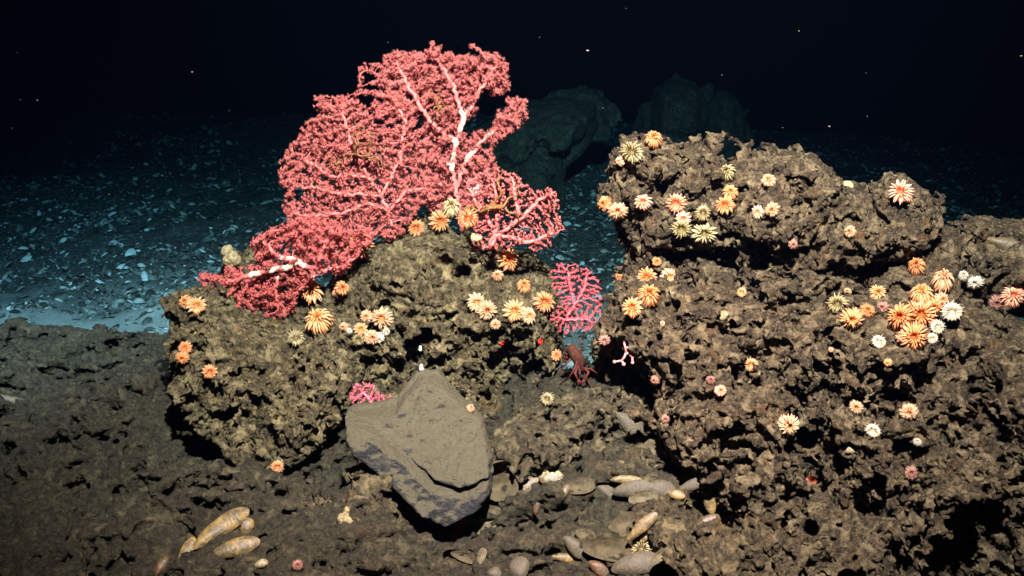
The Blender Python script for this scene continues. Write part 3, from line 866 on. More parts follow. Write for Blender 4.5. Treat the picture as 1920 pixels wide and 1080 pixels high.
ANEM = [
 (349, 567, 27, 'amber', 'full', 'small pale yellow anemone at the left end of the top of the pitted boulder', (-.2, -.3)),
 (368, 573, 33, 'amber', 'open', 'yellow orange anemone beside a paler smaller one, top corner of the pitted boulder', (.2, -.2)),
 (347, 652, 25, 'orange', 'open', 'upper orange anemone of a pair on the boulder edge facing open water', (-.2, -.1)),
 (342, 671, 22, 'orange', 'full', 'duller lower orange anemone of the pair on the boulder edge', (-.2, .1)),
 (393, 697, 24, 'orange', 'open', 'lone small orange anemone midway down the pitted boulder', (0, 0)),
 (582, 546, 47, 'amber', 'open', 'large golden anemone just beside the white stem of the lowest pink coral', (0, -.5)),
 (640, 541, 30, 'orange', 'side', 'muted orange anemone seen from the side, right of the large golden one', (.5, -.5)),
 (628, 549, 11, 'rose', 'full', 'tiny pink bud anemone between the golden and the muted orange one', (0, 0)),
 (597, 602, 54, 'amber', 'full', 'wide golden anemone perched on top of the round pitted boulder', (0, -.6)),
 (673, 458, 54, 'orange', 'open', 'wide deep orange anemone tucked under the big pink fan', (.3, -.5)),
 (781, 428, 34, 'orange', 'open', 'smaller dull orange anemone leftmost of the row under the tall coral', (0, -.2)),
 (823, 414, 42, 'orange', 'open', 'deep orange striped anemone in the middle of the row under the tall coral', (0, -.1)),
 (878, 411, 42, 'orange', 'spiky', 'orange anemone with splayed tentacles half behind the open pink fan', (0, 0)),
 (846, 389, 36, 'olive', 'full', 'olive yellow anemone peeking out above the row under the tall coral', (0, -.4)),
 (952, 487, 46, 'orange', 'open', 'large bright orange anemone right below the base of the open pink fan', (0, -.1)),
 (933, 517, 23, 'cream', 'full', 'small cream anemone just below the large bright orange one', (-.1, 0)),
 (982, 537, 29, 'amber', 'full', 'squat golden cream anemone between the bright orange one and the row below', (0, -.5)),
 (893, 567, 36, 'cream', 'open', 'pale tipped anemone leftmost of the row on the outcrop wall', (.3, -.1)),
 (912, 582, 36, 'cream', 'side', 'pale tipped anemone second in the row on the outcrop wall', (.4, 0)),
 (964, 583, 42, 'amber', 'open', 'round golden anemone in the middle of the row on the outcrop wall', (0, -.1)),
 (991, 592, 34, 'cream', 'open', 'cream striped anemone touching the round golden one', (.5, 0)),
 (1020, 566, 44, 'orange', 'open', 'tall oval orange anemone beside the small round coral fan', (.2, 0)),
 (929, 608, 22, 'cream', 'side', 'small peach anemone hanging lowest under the row on the outcrop wall', (0, .1)),
 (687, 594, 24, 'cream', 'full', 'cream anemone behind the others in the pale cluster beside the silted hollow', (0, -.2)),
 (717, 597, 40, 'cream', 'open', 'largest striped cream anemone of the pale cluster beside the silted hollow', (-.3, 0)),
 (676, 617, 27, 'amber', 'open', 'yellow star shaped anemone in the pale cluster beside the silted hollow', (0, 0)),
 (696, 632, 30, 'cream', 'side', 'drooping orange and white anemone at the bottom of the pale cluster', (0, .4)),
 (645, 613, 18, 'cream', 'full', 'small cream anemone at the far left of the pale cluster', (-.2, 0)),
 (655, 621, 12, 'white', 'full', 'tiny white anemone touching the small cream one of the pale cluster', (0, 0)),
 (710, 634, 20, 'white', 'full', 'small white anemone at the lower right of the pale cluster', (.2, .3)),
 (672, 636, 26, 'olive', 'spiky', 'olive spiky anemone under the yellow star of the pale cluster', (0, .4)),
 (724, 622, 18, 'white', 'spiky', 'ragged white anemone under the largest striped one of the pale cluster', (.4, .3)),
 (1043, 666, 23, 'orange', 'open', 'small salmon orange anemone close to the red squat lobster', (0, 0)),
 (520, 875, 27, 'cream', 'spiky', 'orange and white anemone hanging from the lowest tip of the pitted boulder', (0, .3)),
 (555, 634, 34, 'olive', 'spiky', 'dark olive spiky anemone in the cleft above the round part of the boulder', (0, -.3)),
 (882, 766, 17, 'rose', 'full', 'small pink anemone peeking out behind the edge of the grey slab', (0, 0)),
 (1026, 748, 28, 'olive', 'spiky', 'dark spiky star anemone in the black hollow right of the slab', (0, 0)),
 (1225, 262, 34, 'amber', 'full', 'pale golden anemone standing on the very top of the overhanging ledge', (0, -.5)),
 (1186, 287, 46, 'olive', 'spiky', 'big olive spiky anemone on the top corner of the overhanging ledge', (-.2, -.4)),
 (1164, 302, 20, 'rose', 'full', 'pinkish anemone half hidden behind the big olive spiky one', (-.5, 0)),
 (1134, 382, 27, 'orange', 'full', 'dull orange anemone sticking out from the outer side of the ledge', (-.5, .1)),
 (1158, 396, 36, 'cream', 'full', 'pale orange anemone beside the dull one on the outer side of the ledge', (-.1, 0)),
 (1206, 379, 33, 'rose', 'open', 'flat salmon anemone on the face of the ledge near its outer side', (0, -.4)),
 (1268, 381, 37, 'rose', 'spiky', 'salmon anemone with long white tipped tentacles on the ledge face', (0, -.1)),
 (1281, 410, 29, 'rose', 'open', 'bright salmon anemone just below the white tipped one', (0, 0)),
 (1277, 428, 42, 'olive', 'spiky', 'olive anemone with drooping tentacles under the bright salmon one', (0, .3)),
 (1320, 437, 40, 'olive', 'open', 'olive striped anemone low on the underside of the ledge', (.1, 0)),
 (1318, 399, 30, 'olive', 'spiky', 'faint olive anemone between the salmon pair and the striped orange disc', (0, 0)),
 (1363, 324, 34, 'olive', 'full', 'pale olive anemone with a long fringe in the notch on top of the ledge', (0, -.4)),
 (1369, 362, 29, 'amber', 'full', 'pale peach anemone directly above the striped orange disc', (0, -.4)),
 (1360, 386, 36, 'orange', 'open', 'striped orange disc anemone in the middle of the ledge face', (0, -.4)),
 (1421, 397, 22, 'rose', 'open', 'small salmon anemone next to a white backed one on the ledge face', (0, -.2)),
 (1449, 393, 26, 'cream', 'side', 'small white backed anemone at the end of the row on the ledge face', (-.3, 0)),
 (1441, 340, 25, 'cream', 'side', 'peach anemone on a knob high on the ledge', (0, -.6)),
 (1595, 435, 23, 'cream', 'side', 'single small white and orange anemone on the shaded ledge face', (-.4, 0)),
 (1690, 361, 40, 'rose', 'open', 'large red orange anemone alone near the far top corner of the ledge', (0, -.2)),
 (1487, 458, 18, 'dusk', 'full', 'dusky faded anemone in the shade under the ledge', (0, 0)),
 (1231, 491, 17, 'orange', 'side', 'small dull orange anemone at the mouth of the dark gap', (0, -.5)),
 (1161, 520, 15, 'orange', 'full', 'tiny orange anemone on the outer edge of the crag', (-.3, 0)),
 (1212, 521, 42, 'orange', 'open', 'upper orange disc anemone of three near the outer edge of the crag', (0, -.4)),
 (1254, 519, 35, 'cream', 'open', 'white rimmed anemone standing on edge next to the upper orange disc', (.6, 0)),
 (1216, 554, 44, 'orange', 'full', 'middle orange anemone of three near the outer edge of the crag', (0, -.2)),
 (1186, 577, 37, 'orange', 'open', 'lowest orange anemone of three near the outer edge of the crag', (0, -.1)),
 (1391, 548, 21, 'cream', 'spiky', 'small white and red star anemone alone on the crag face', (0, 0)),
 (1242, 607, 11, 'rose', 'full', 'tiny pink bud on the crag below the three orange anemones', (0, 0)),
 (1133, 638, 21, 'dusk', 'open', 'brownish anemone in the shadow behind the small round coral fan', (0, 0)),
 (1150, 663, 24, 'olive', 'spiky', 'shadowed olive anemone beside the bare pink twig coral', (0, 0)),
 (1719, 500, 31, 'orange', 'full', 'orange anemone above the dense cluster, under the ledge end', (0, -.5)),
 (1768, 527, 34, 'cream', 'full', 'peach cream anemone at the upper right of the dense cluster', (.2, -.5)),
 (1728, 552, 35, 'amber', 'full', 'golden cream anemone topping the dense cluster', (0, -.5)),
 (1645, 550, 28, 'amber', 'side', 'yellow orange anemone on its side above the small dark gap left of the cluster', (.3, -.4)),
 (1597, 597, 35, 'amber', 'full', 'orange anemone at the far left end of the dense cluster', (-.2, .3)),
 (1626, 583, 24, 'orange', 'full', 'smaller orange anemone next to the left end of the dense cluster', (0, 0)),
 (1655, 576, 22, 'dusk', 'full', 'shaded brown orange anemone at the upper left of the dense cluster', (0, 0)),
 (1688, 594, 46, 'orange', 'full', 'big fluffy orange anemone in the heart of the dense cluster', (-.2, 0)),
 (1727, 588, 48, 'orange', 'open', 'big pale fringed orange anemone facing forward in the dense cluster', (.1, 0)),
 (1712, 630, 42, 'orange', 'full', 'big orange anemone at the bottom of the dense cluster', (0, .3)),
 (1748, 576, 32, 'orange', 'full', 'orange anemone on the outer side of the dense cluster', (.4, 0)),
 (1694, 632, 25, 'rose', 'full', 'small salmon anemone at the lower left of the dense cluster', (-.3, .3)),
 (1757, 613, 27, 'white', 'spiky', 'white ragged anemone at the lower right of the dense cluster', (.4, .1)),
 (1748, 634, 20, 'white', 'spiky', 'small white anemone below the ragged white one by the cluster', (.2, .4)),
 (1765, 562, 24, 'cream', 'full', 'pink white anemone between the cluster and the white star', (.4, 0)),
 (1785, 584, 32, 'white', 'spiky', 'white star anemone with long thin tentacles right of the dense cluster', (0, 0)),
 (1648, 641, 26, 'white', 'spiky', 'white star anemone alone below the left half of the cluster', (0, 0)),
 (1571, 570, 36, 'olive', 'spiky', 'pale grey olive anemone on the crag left of the cluster', (0, 0)),
 (1589, 546, 13, 'cream', 'full', 'tiny cream bud above the pale grey olive anemone', (0, 0)),
 (1806, 517, 19, 'white', 'full', 'bluish white anemone left of a white tuft on the rubbly rock', (0, -.2)),
 (1828, 530, 24, 'white', 'full', 'white tuft anemone on the rubbly rock', (0, -.1)),
 (1900, 555, 37, 'rose', 'full', 'pink orange anemone at the very edge of the picture', (.2, -.2)),
 (1869, 568, 26, 'dusk', 'full', 'reddish brown anemone in the shade beside the pink orange one', (0, 0)),
 (1665, 680, 15, 'amber', 'full', 'small yellowish bud below the dense cluster', (0, 0)),
 (1558, 656, 10, 'rose', 'full', 'tiny red bud on the crag, left of the white star', (0, 0)),
 (1409, 684, 29, 'cream', 'spiky', 'cream star anemone alone in the middle of the crag', (0, 0)),
 (1350, 733, 23, 'rose', 'side', 'pink anemone over the black hollow in the middle of the crag', (.2, -.2)),
 (1332, 713, 19, 'dusk', 'full', 'dull pink anemone up and left of the pink one over the hollow', (0, 0)),
 (1228, 713, 18, 'dusk', 'full', 'dull pink anemone low on the outer slope of the crag', (0, 0)),
 (1247, 786, 17, 'dusk', 'full', 'dark pink anemone near the open shell at the foot of the crag', (0, 0)),
 (1477, 795, 38, 'cream', 'side', 'pinkish cream anemone drooping over the black cavity', (.2, .5)),
 (1605, 763, 23, 'cream', 'side', 'pale peach anemone hanging from a knob of the crag', (0, .5)),
 (1704, 771, 29, 'cream', 'side', 'pale bell shaped anemone with its skirt turned down', (.1, .7)),
 (1637, 807, 27, 'white', 'spiky', 'whitish pink spiky anemone over a small dark hole', (0, .2)),
 (1720, 829, 14, 'white', 'full', 'small grey white anemone low on the crag', (0, 0)),
 (1520, 903, 29, 'rose', 'spiky', 'pink anemone deep in the large black cavity', (0, 0)),
 (1708, 887, 24, 'dusk', 'full', 'greyish anemone low on the shaded crag', (0, 0)),
 (558, 1060, 18, 'dusk', 'full', 'dull pink anemone on the mud at the bottom', (0, 0)),
 (1203, 1030, 42, 'olive', 'spiky', 'dark spiky anemone squeezed between mussel shells', (0, 0)),
]
for px, py, dia, kind, form, label, tilt in ANEM:
    anemone(px, py, dia * 1.08, kind, form, label, tilt, lift=.03 if (570 < px < 690 and 440 < py < 560) else 0)

# ------------------------------------------------------------------ pink corals
def coral_mats(name, a, b, tip):
    br = simple_mat(name + '_branch', a, .5, tuple(c * .8 for c in a), 150, .0006)
    po = attr_mat(name + '_polyp', [(0, b), (.4, b), (1, tip)], .5, .4)
    return br, po
CM_RED = coral_mats('red_coral', (.70, .155, .145), (.54, .10, .095), (.86, .25, .225))
CM_PINK = coral_mats('pink_coral', (.74, .19, .175), (.56, .125, .115), (.90, .31, .27))
M_BARE = simple_mat('bare_coral_stem', (.74, .60, .48), .55, (.60, .32, .25), 90, .001)

def in_poly(P, poly):
    X, Z = P[:, 0], P[:, 1]
    inside = np.zeros(len(P), bool)
    n = len(poly)
    for i in range(n):
        x0, z0 = poly[i]; x1, z1 = poly[(i + 1) % n]
        inside ^= ((z0 > Z) != (z1 > Z)) & (X < (x1 - x0) * (Z - z0) / (z1 - z0 + 1e-9) + x0)
    return inside

def grow(trunks, poly, holes, step, kill, n_attr, thick, seed, infl=90, gaps=0.0):
    """space colonisation: attraction points fill the outline; trunks are given polylines (px, py, w)"""
    rs = np.random.default_rng(seed)
    poly = np.array(poly, float)
    lo, hi = poly.min(0), poly.max(0)
    A = rs.uniform(lo, hi, (n_attr * 3, 2))
    k = in_poly(A, poly)
    for h in holes: k &= ~in_poly(A, np.array(h, float))
    if gaps:
        Q = np.concatenate([A, np.zeros((len(A), 1))], 1)
        k &= (vnoise(Q, 34, seed) + .6 * vnoise(Q, 15, seed + 1)) < gaps
    A = A[k][:n_attr]
    A = np.concatenate([A, rs.normal(0, thick, (len(A), 1))], 1)
    Nn, par = [], []
    for tr in trunks:
        prev = -1
        tr = [tuple(t) + (0,) * (3 - len(t)) for t in tr]
        if Nn:
            d = np.linalg.norm(np.array(Nn)[:, :2] - np.array(tr[0][:2]), axis=1)
            prev = int(d.argmin()); 
        for i, p in enumerate(tr):
            if i == 0 and prev >= 0: start = np.array(Nn[prev]); 
            elif i == 0: Nn.append(np.array(p, float)); par.append(-1); prev = 0; start = Nn[0]; continue
            if i == 0: continue
            q = np.array(p, float); s0 = np.array(Nn[prev]); m = max(1, int(np.linalg.norm(q - s0) / step))
            for j in range(1, m + 1):
                w_ = s0 + (q - s0) * j / m + rs.normal(0, step * .3, 3)
                Nn.append(w_); par.append(prev); prev = len(Nn) - 1
    nd = np.array(Nn)
    best = np.full(len(A), 1e9); bi = np.zeros(len(A), int)
    def upd(idx0):
        for s in range(idx0, len(Nn)):
            d = ((A - Nn[s])**2).sum(1)
            m = d < best
            best[m] = d[m]; bi[m] = s
    upd(0)
    for it in range(260):
        alive = best > kill**2
        act = alive & (best < infl**2)
        if not act.any():
            break
        v = A[act] - np.array(Nn)[bi[act]]
        v /= np.linalg.norm(v, axis=1, keepdims=True)
        ids, inv = np.unique(bi[act], return_inverse=True)
        acc = np.zeros((len(ids), 3)); np.add.at(acc, inv, v)
        i0 = len(Nn)
        for i, a in zip(ids, acc):
            l = np.linalg.norm(a)
            if l < 1e-3: continue
            dirv = a / l
            if par[i] >= 0:
                pd = np.array(Nn[i]) - np.array(Nn[par[i]]); pd /= np.linalg.norm(pd) + 1e-9
                dirv = dirv + .35 * pd
            dirv += rs.normal(0, .18, 3); dirv /= np.linalg.norm(dirv)
            q = np.array(Nn[i]) + dirv * step
            if len(Nn) - i0 < 4000: Nn.append(q); par.append(i)
        # a node that keeps failing to reach its points lets them go
        upd(i0)
        best[act] = np.where(rs.random(act.sum()) < .003, 0, best[act])
        if len(Nn) > 16000: break
    return np.array(Nn), np.array(par)

POLY_T = None
def polyp_template():
    """small flower of eight thin tentacles, unit radius, opening along +Z"""
    V, F, A = [], [], []
    for j in range(8):
        a = 2 * math.pi * j / 8
        c, s = math.cos(a), math.sin(a)
        b = len(V)
        w = .13
        V += [(.12 * c - w * s, .12 * s + w * c, .25), (.12 * c + w * s, .12 * s - w * c, .25), (.16 * c, .16 * s, .08), (1.0 * c, 1.0 * s, .62)]
        A += [0, 0, 0, 1]
        F += [(b, b + 1, b + 3), (b + 1, b + 2, b + 3), (b + 2, b, b + 3)]
    b = len(V)
    for j in range(5):
        a = 2 * math.pi * j / 5
        V.append((.2 * math.cos(a), .2 * math.sin(a), .22)); A.append(.2)
    V += [(0, 0, -.35), (0, 0, .34)]; A += [0, .3]
    for j in range(5):
        F += [(b + j, b + (j + 1) % 5, b + 6), (b + (j + 1) % 5, b + j, b + 5)]
    return np.array(V), np.array(F), np.array(A)
PT = polyp_template()

def coral(name, label, trunks, poly, Y, lean, step, kill, n_attr, thick, mats, seed, holes=(), tip=.0007, maxr=.011,
          polyp=.0062, per=1.6, bare=0, knob=1.0, group=None, curve=0.0, powr=2.3, bare_r=.0075, polyp_max_r=.0060, bare_spots=(), fwd=0, infl=60, gaps=0.0, proud=4.0, fluff=.12):
    zc = at(*np.mean(poly, 0), Y).z
    cx = np.mean(poly, 0)[0]
    rs = np.random.default_rng(seed + 1)
    trunks = [[(p[0], p[1], -fwd * (.3 + .7 * min(1, i))) for i, p in enumerate(t)] for t in trunks]
    Np, par = grow(trunks, poly, holes, step, kill, n_attr, thick, seed, infl, gaps)
    W = np.empty((len(Np), 3))
    n = len(W)
    ch = [[] for _ in range(n)]
    for i in range(1, n):
        if par[i] >= 0: ch[par[i]].append(i)
    rad = np.zeros(n)
    for i in range(n - 1, -1, -1):       # children always have higher indices
        rad[i] = tip if not ch[i] else sum(rad[c]**powr for c in ch[i])**(1 / powr)
    rad = np.minimum(rad, maxr)
    # thick veins stand proud of the twigs on the side facing the current
    for i, (px, py, w_) in enumerate(Np):
        yy = Y + w_ / F_PX * 2.4 + curve * ((px - cx) / 200)**2 - (rad[i] - tip) * proud
        W[i] = at(px, py, yy, lean, zc)
    mb, bare_l = MB(), []
    # chains
    stack = [(0, -1)]
    edges = []
    while stack:
        s, p = stack.pop()
        chain = [p, s] if p >= 0 else [s]
        cur = s
        while ch[cur]:
            nx_ = max(ch[cur], key=lambda c: rad[c])
            for c in ch[cur]:
                if c != nx_: stack.append((c, cur))
            chain.append(nx_); cur = nx_
        if len(chain) < 2: continue
        P = W[chain]
        R = rad[chain].copy()
        if p >= 0: R[0] = R[1]
        if knob and len(P) >= 2: R[-1] *= knob
        if bare:
            isb = np.array([any((Np[c][0] - bx)**2 + (Np[c][1] - by)**2 < br * br for bx, by, br in bare_spots) and rad[c] > bare_r for c in chain])
            i0 = None
            for ii in range(len(chain) + 1):
                on = ii < len(chain) and isb[ii]
                if on and i0 is None: i0 = ii
                if not on and i0 is not None:
                    if ii - i0 > 2:
                        tt = np.linspace(0, math.pi, ii - i0)
                        bare_l.append((P[i0:ii], R[i0:ii] * 1.10 + .0006))
                    i0 = None
        mb.tube(P, R, 6 if R.max() > .004 else 5)
        for a, b in zip(chain[:-1], chain[1:]):
            edges.append((a, b))
    root = empty(name, tuple(W[0]))
    tag(root, label, 'coral', group)
    # shift meshes into the root's frame
    def place(m, nm, mat, attr=None):
        for i in range(len(m.V)): m.V[i] = m.V[i] - W[0].astype(np.float32)
        return m.build(nm, mat, root, attr=attr)
    place(mb, 'branch_fan', mats[0])
    for bp, br_ in bare_l:
        q = MB(); q.tube(bp, br_, 9); tag(place(q, 'bare_stem', M_BARE), 'bare white stem')
    # polyps
    E = np.array(edges)
    a, b = W[E[:, 0]], W[E[:, 1]]
    rr = rad[E[:, 1]]
    cnt = rs.poisson(per, len(E)) * (rr < polyp_max_r)
    isleaf = np.array([len(ch[j]) == 0 for j in E[:, 1]])
    cnt = cnt + isleaf * 2
    idx = np.repeat(np.arange(len(E)), cnt)
    t = rs.random(len(idx))[:, None]
    C = a[idx] * (1 - t) + b[idx] * t
    D = rs.normal(0, 1, (len(idx), 3)); D[:, 1] -= .5; D[:, 2] += .15
    ax = b[idx] - a[idx]; ax /= np.linalg.norm(ax, axis=1, keepdims=True) + 1e-9
    D -= ax * (D * ax).sum(1, keepdims=True) * .8
    D += ax * .5 * isleaf[idx][:, None]
    D /= np.linalg.norm(D, axis=1, keepdims=True) + 1e-9
    C = C + D * (rr[idx][:, None] + polyp * .25) + rs.normal(0, polyp * fluff, (len(idx), 3))
    U = np.cross(D, rs.normal(0, 1, (len(idx), 3))); U /= np.linalg.norm(U, axis=1, keepdims=True) + 1e-9
    Vv = np.cross(D, U)
    s = (polyp * rs.uniform(.7, 1.25, len(idx)))[:, None, None]
    T, F, A = PT
    X = (T[None, :, 0:1] * U[:, None] + T[None, :, 1:2] * Vv[:, None] + T[None, :, 2:3] * D[:, None]) * s + C[:, None]
    X = (X.reshape(-1, 3) - W[0])
    off = (np.arange(len(idx)) * len(T))[:, None, None]
    FF = (F[None] + off).reshape(-1, 3)
    mesh_from('polyp_cover', X, FF, mats[1], root, False, {'t': np.tile(A, len(idx))})
    print(name, n, 'nodes', len(idx), 'polyps', round(time.time() - T0, 1))
    return root

# the left broad fan
coral('pink_coral_fan', 'huge dense salmon pink coral fan spreading over open water, with brown brittle stars on it',
      [[(735, 425), (728, 395), (715, 370), (690, 330), (660, 270), (640, 200)], [(715, 370), (660, 366), (600, 355), (550, 350)],
       [(728, 395), (690, 385), (640, 400), (590, 405), (548, 400)], [(690, 330), (620, 330), (560, 290)], [(715, 370), (750, 300), (760, 230), (740, 190)],
       [(728, 395), (760, 360), (800, 352)]],
      [(586, 180), (625, 183), (655, 178), (690, 168), (740, 170), (775, 195), (782, 240), (775, 280), (780, 320), (810, 340), (818, 372), (790, 388), (765, 430), (735, 452), (700, 440), (672, 428), (640, 455), (590, 470), (545, 440), (528, 385), (535, 360), (518, 335), (528, 300), (545, 270), (575, 225), (598, 210)],
      2.62, .12, 5, 6.8, 5200, 9, CM_PINK, 4, holes=[[(708, 222), (725, 222), (722, 232), (706, 230)], [(553, 296), (564, 296), (562, 306), (552, 304)]],
      polyp=.0062, per=2.2, fluff=.35, maxr=.0042, powr=2.3, fwd=5, gaps=.50, curve=.03)
# tall coral behind
coral('pink_coral_tree', 'tallest salmon pink coral with bare white stem patches, rising behind the outcrop top',
      [[(868, 440), (862, 400), (855, 360), (848, 310), (855, 270), (868, 225), (850, 160), (820, 110)], [(855, 360), (870, 310), (885, 285), (920, 250), (960, 215)],
       [(868, 225), (900, 170), (930, 120)], [(855, 270), (810, 230), (770, 170), (745, 120)], [(848, 310), (800, 290), (770, 260)], [(862, 400), (830, 350), (800, 330)]],
      [(718, 110), (745, 98), (800, 98), (830, 100), (880, 105), (930, 100), (950, 125), (955, 165), (935, 182), (985, 186), (988, 225), (965, 245), (930, 270), (922, 285), (935, 320), (925, 350), (900, 380), (880, 395), (850, 410), (810, 400), (800, 380), (790, 330), (775, 300), (778, 230), (745, 190), (712, 168)],
      2.76, .15, 5.5, 6.4, 4600, 18, CM_PINK, 9, holes=[[(778, 205), (790, 205), (795, 235), (785, 240)], [(785, 252), (800, 250), (802, 270), (786, 272)], [(874, 235), (888, 240), (884, 262), (872, 258)], [(895, 205), (905, 203), (903, 212)]],
      polyp=.0070, per=2.0, fluff=.35, maxr=.0062, bare=1, bare_r=.0042, bare_spots=[(866, 228, 24), (849, 306, 20), (880, 290, 16), (856, 268, 10), (920, 250, 12)], powr=2.35, fwd=12, gaps=.46, infl=50, curve=-.03)
coral('pink_coral_sprig', 'small knobbly orange pink sprig sticking out left of the tallest coral',
      [[(722, 165), (716, 150), (706, 140), (690, 130)]],
      [(668, 160), (672, 125), (685, 118), (712, 116), (716, 130), (722, 160), (705, 165), (695, 140), (684, 150), (680, 168)],
      2.74, .1, 5, 7, 130, 8, CM_PINK, 12, polyp=.005, per=1.2, maxr=.004, knob=2.6)
coral('pink_coral_sprig', 'upright pair of little coral tufts crowning the tallest coral, one curling like a hook',
      [[(815, 112), (812, 100), (805, 90)], [(812, 100), (828, 90)]],
      [(795, 105), (792, 88), (805, 82), (830, 82), (832, 92), (822, 108)],
      2.74, .1, 5, 7, 70, 6, CM_PINK, 13, polyp=.006, per=1.3, maxr=.004, knob=2)
coral('pink_coral_sprig', 'curled single coral tuft on the top edge of the tallest coral, apart from the pair',
      [[(912, 112), (905, 100), (898, 90), (888, 86)]],
      [(882, 92), (884, 84), (900, 88), (912, 100), (905, 104)],
      2.74, .1, 5, 7, 30, 4, CM_PINK, 14, polyp=.006, per=1.3, maxr=.003, knob=2)
# bushy coral low on the left
coral('pink_coral_bush', 'bushy red pink coral draped over the pitted boulder, with a white forked stem',
      [[(590, 512), (560, 492), (530, 505), (470, 515), (420, 530)], [(560, 492), (520, 480), (490, 450), (500, 435)], [(590, 512), (600, 480), (610, 450)],
       [(590, 512), (640, 500), (670, 480)], [(530, 505), (515, 540), (520, 580)], [(470, 515), (450, 560), (440, 590)], [(590, 512), (560, 545), (545, 570)]],
      [(372, 522), (388, 502), (420, 505), (465, 500), (485, 490), (470, 458), (482, 440), (520, 428), (545, 410), (600, 408), (650, 430), (700, 430), (700, 455), (650, 470), (655, 500), (640, 515), (600, 515), (560, 545), (555, 580), (525, 600), (500, 598), (492, 560), (475, 600), (435, 602), (400, 575), (383, 560)],
      2.45, -.10, 5, 6.6, 3000, 16, CM_RED, 22, polyp=.0064, per=2.0, fluff=.35, maxr=.0062, bare=1, bare_r=.0026, bare_spots=[(556, 494, 24), (525, 503, 26), (588, 512, 12), (478, 514, 14)], powr=2.3, fwd=14, gaps=.55)
# open fan right of the tall coral
coral('pink_coral_fan', 'open pink coral fan with knobby separate branches, in front of the tallest coral',
      [[(918, 462), (928, 440), (912, 405), (885, 365), (870, 340)], [(918, 462), (935, 438), (975, 410), (1010, 375), (1040, 362)], [(935, 438), (990, 455), (1000, 470)],
       [(928, 440), (935, 390), (925, 340)], [(975, 410), (965, 370), (960, 335)], [(990, 455), (1030, 440), (1055, 430)], [(918, 462), (890, 468)]],
      [(880, 345), (900, 318), (935, 315), (960, 322), (985, 340), (1000, 355), (1030, 350), (1050, 372), (1045, 400), (1060, 425), (1035, 440), (1035, 465), (1000, 472), (985, 460), (940, 470), (905, 470), (880, 450), (890, 420), (875, 380)],
      2.47, .1, 4.5, 6.6, 1900, 12, CM_PINK, 31, polyp=.0036, per=1.5, maxr=.0052, knob=2.0, tip=.0011, powr=2.5, infl=40)
# small round fan in the gap
coral('pink_coral_fan', 'small round rosy coral fan in the gap above the red squat lobster',
      [[(1062, 600), (1075, 575), (1070, 540), (1065, 510)], [(1075, 575), (1095, 540), (1100, 520)], [(1062, 600), (1100, 598), (1128, 618)], [(1062, 600), (1045, 595)]],
      [(1030, 505), (1050, 492), (1080, 494), (1105, 505), (1125, 530), (1132, 560), (1128, 585), (1130, 618), (1105, 626), (1080, 618), (1062, 632), (1045, 620), (1030, 598), (1040, 585), (1050, 560), (1035, 540)],
      2.38, .1, 4, 6.2, 1600, 5, coral_mats('rosy_coral', (.78, .13, .16), (.75, .10, .13), (.85, .22, .25)), 37, polyp=.0034, per=1.2, maxr=.0034, knob=1.6, tip=.0008, powr=2.4, infl=24)
# tuft behind the slab
coral('pink_coral_bush', 'small magenta pink coral tuft wedged behind the pointed grey slab',
      [[(700, 762), (690, 745), (675, 730)], [(700, 762), (725, 752), (745, 748)]],
      [(655, 740), (665, 720), (690, 714), (705, 722), (700, 735), (745, 745), (742, 753), (700, 758), (670, 760), (655, 752)],
      2.10, .3, 4.5, 6, 330, 8, coral_mats('magenta_coral', (.8, .16, .24), (.75, .13, .2), (.9, .4, .5)), 41, polyp=.0034, per=1.0, maxr=.004, knob=1.6)

# bare pink twig
def twig():
    ro = at(1171, 645, 2.16)
    base = hit(1171, 643)
    yb = base[0].y - .02 if base else 2.16
    g = lambda a, b, dz=0: np.array(at(a, b, yb - .015 + dz))
    root = empty('twig_coral', tuple(at(1171, 645, yb)))
    tag(root, 'bare pink twig of coral forking over the black hollow, tips swollen', 'coral')
    m = MB(); o = np.array(root.location)
    def seg(pts, r0, r1):
        P = np.array(pts) - o; m.tube(P, np.linspace(r0, r1, len(P)), 7)
    seg([g(1170, 641, .02), g(1171, 646), g(1172.5, 651), g(1174, 661.5)], .0022, .0024)
    seg([g(1172, 651), g(1178, 652), g(1184, 651)], .0018, .0024)
    seg([g(1174, 661), g(1171, 669), g(1166, 676)], .0024, .0024)
    seg([g(1166, 676), g(1160, 677), g(1152, 678.5)], .0020, .0022)
    seg([g(1166, 676), g(1169, 683)], .0022, .0026)
    seg([g(1174, 661), g(1180, 664), g(1185.5, 670)], .0024, .0022)
    seg([g(1185.5, 670), g(1190, 669), g(1197, 669)], .0019, .0020)
    seg([g(1185.5, 670), g(1186, 679)], .0021, .0026)
    m.build('branch', simple_mat('pale_pink_coral', (.78, .32, .32), .5), root)
    m = MB()
    for a, b, r in ((1152, 678.5, .0040), (1169.5, 683, .0042), (1186, 680, .0038), (1184, 651, .0028), (1197, 669, .0026)):
        m.blob(g(a, b) - o, (r, r, r), 8, 6)
    m.build('swollen_tip', bpy.data.materials['pale_pink_coral'], root)
twig()

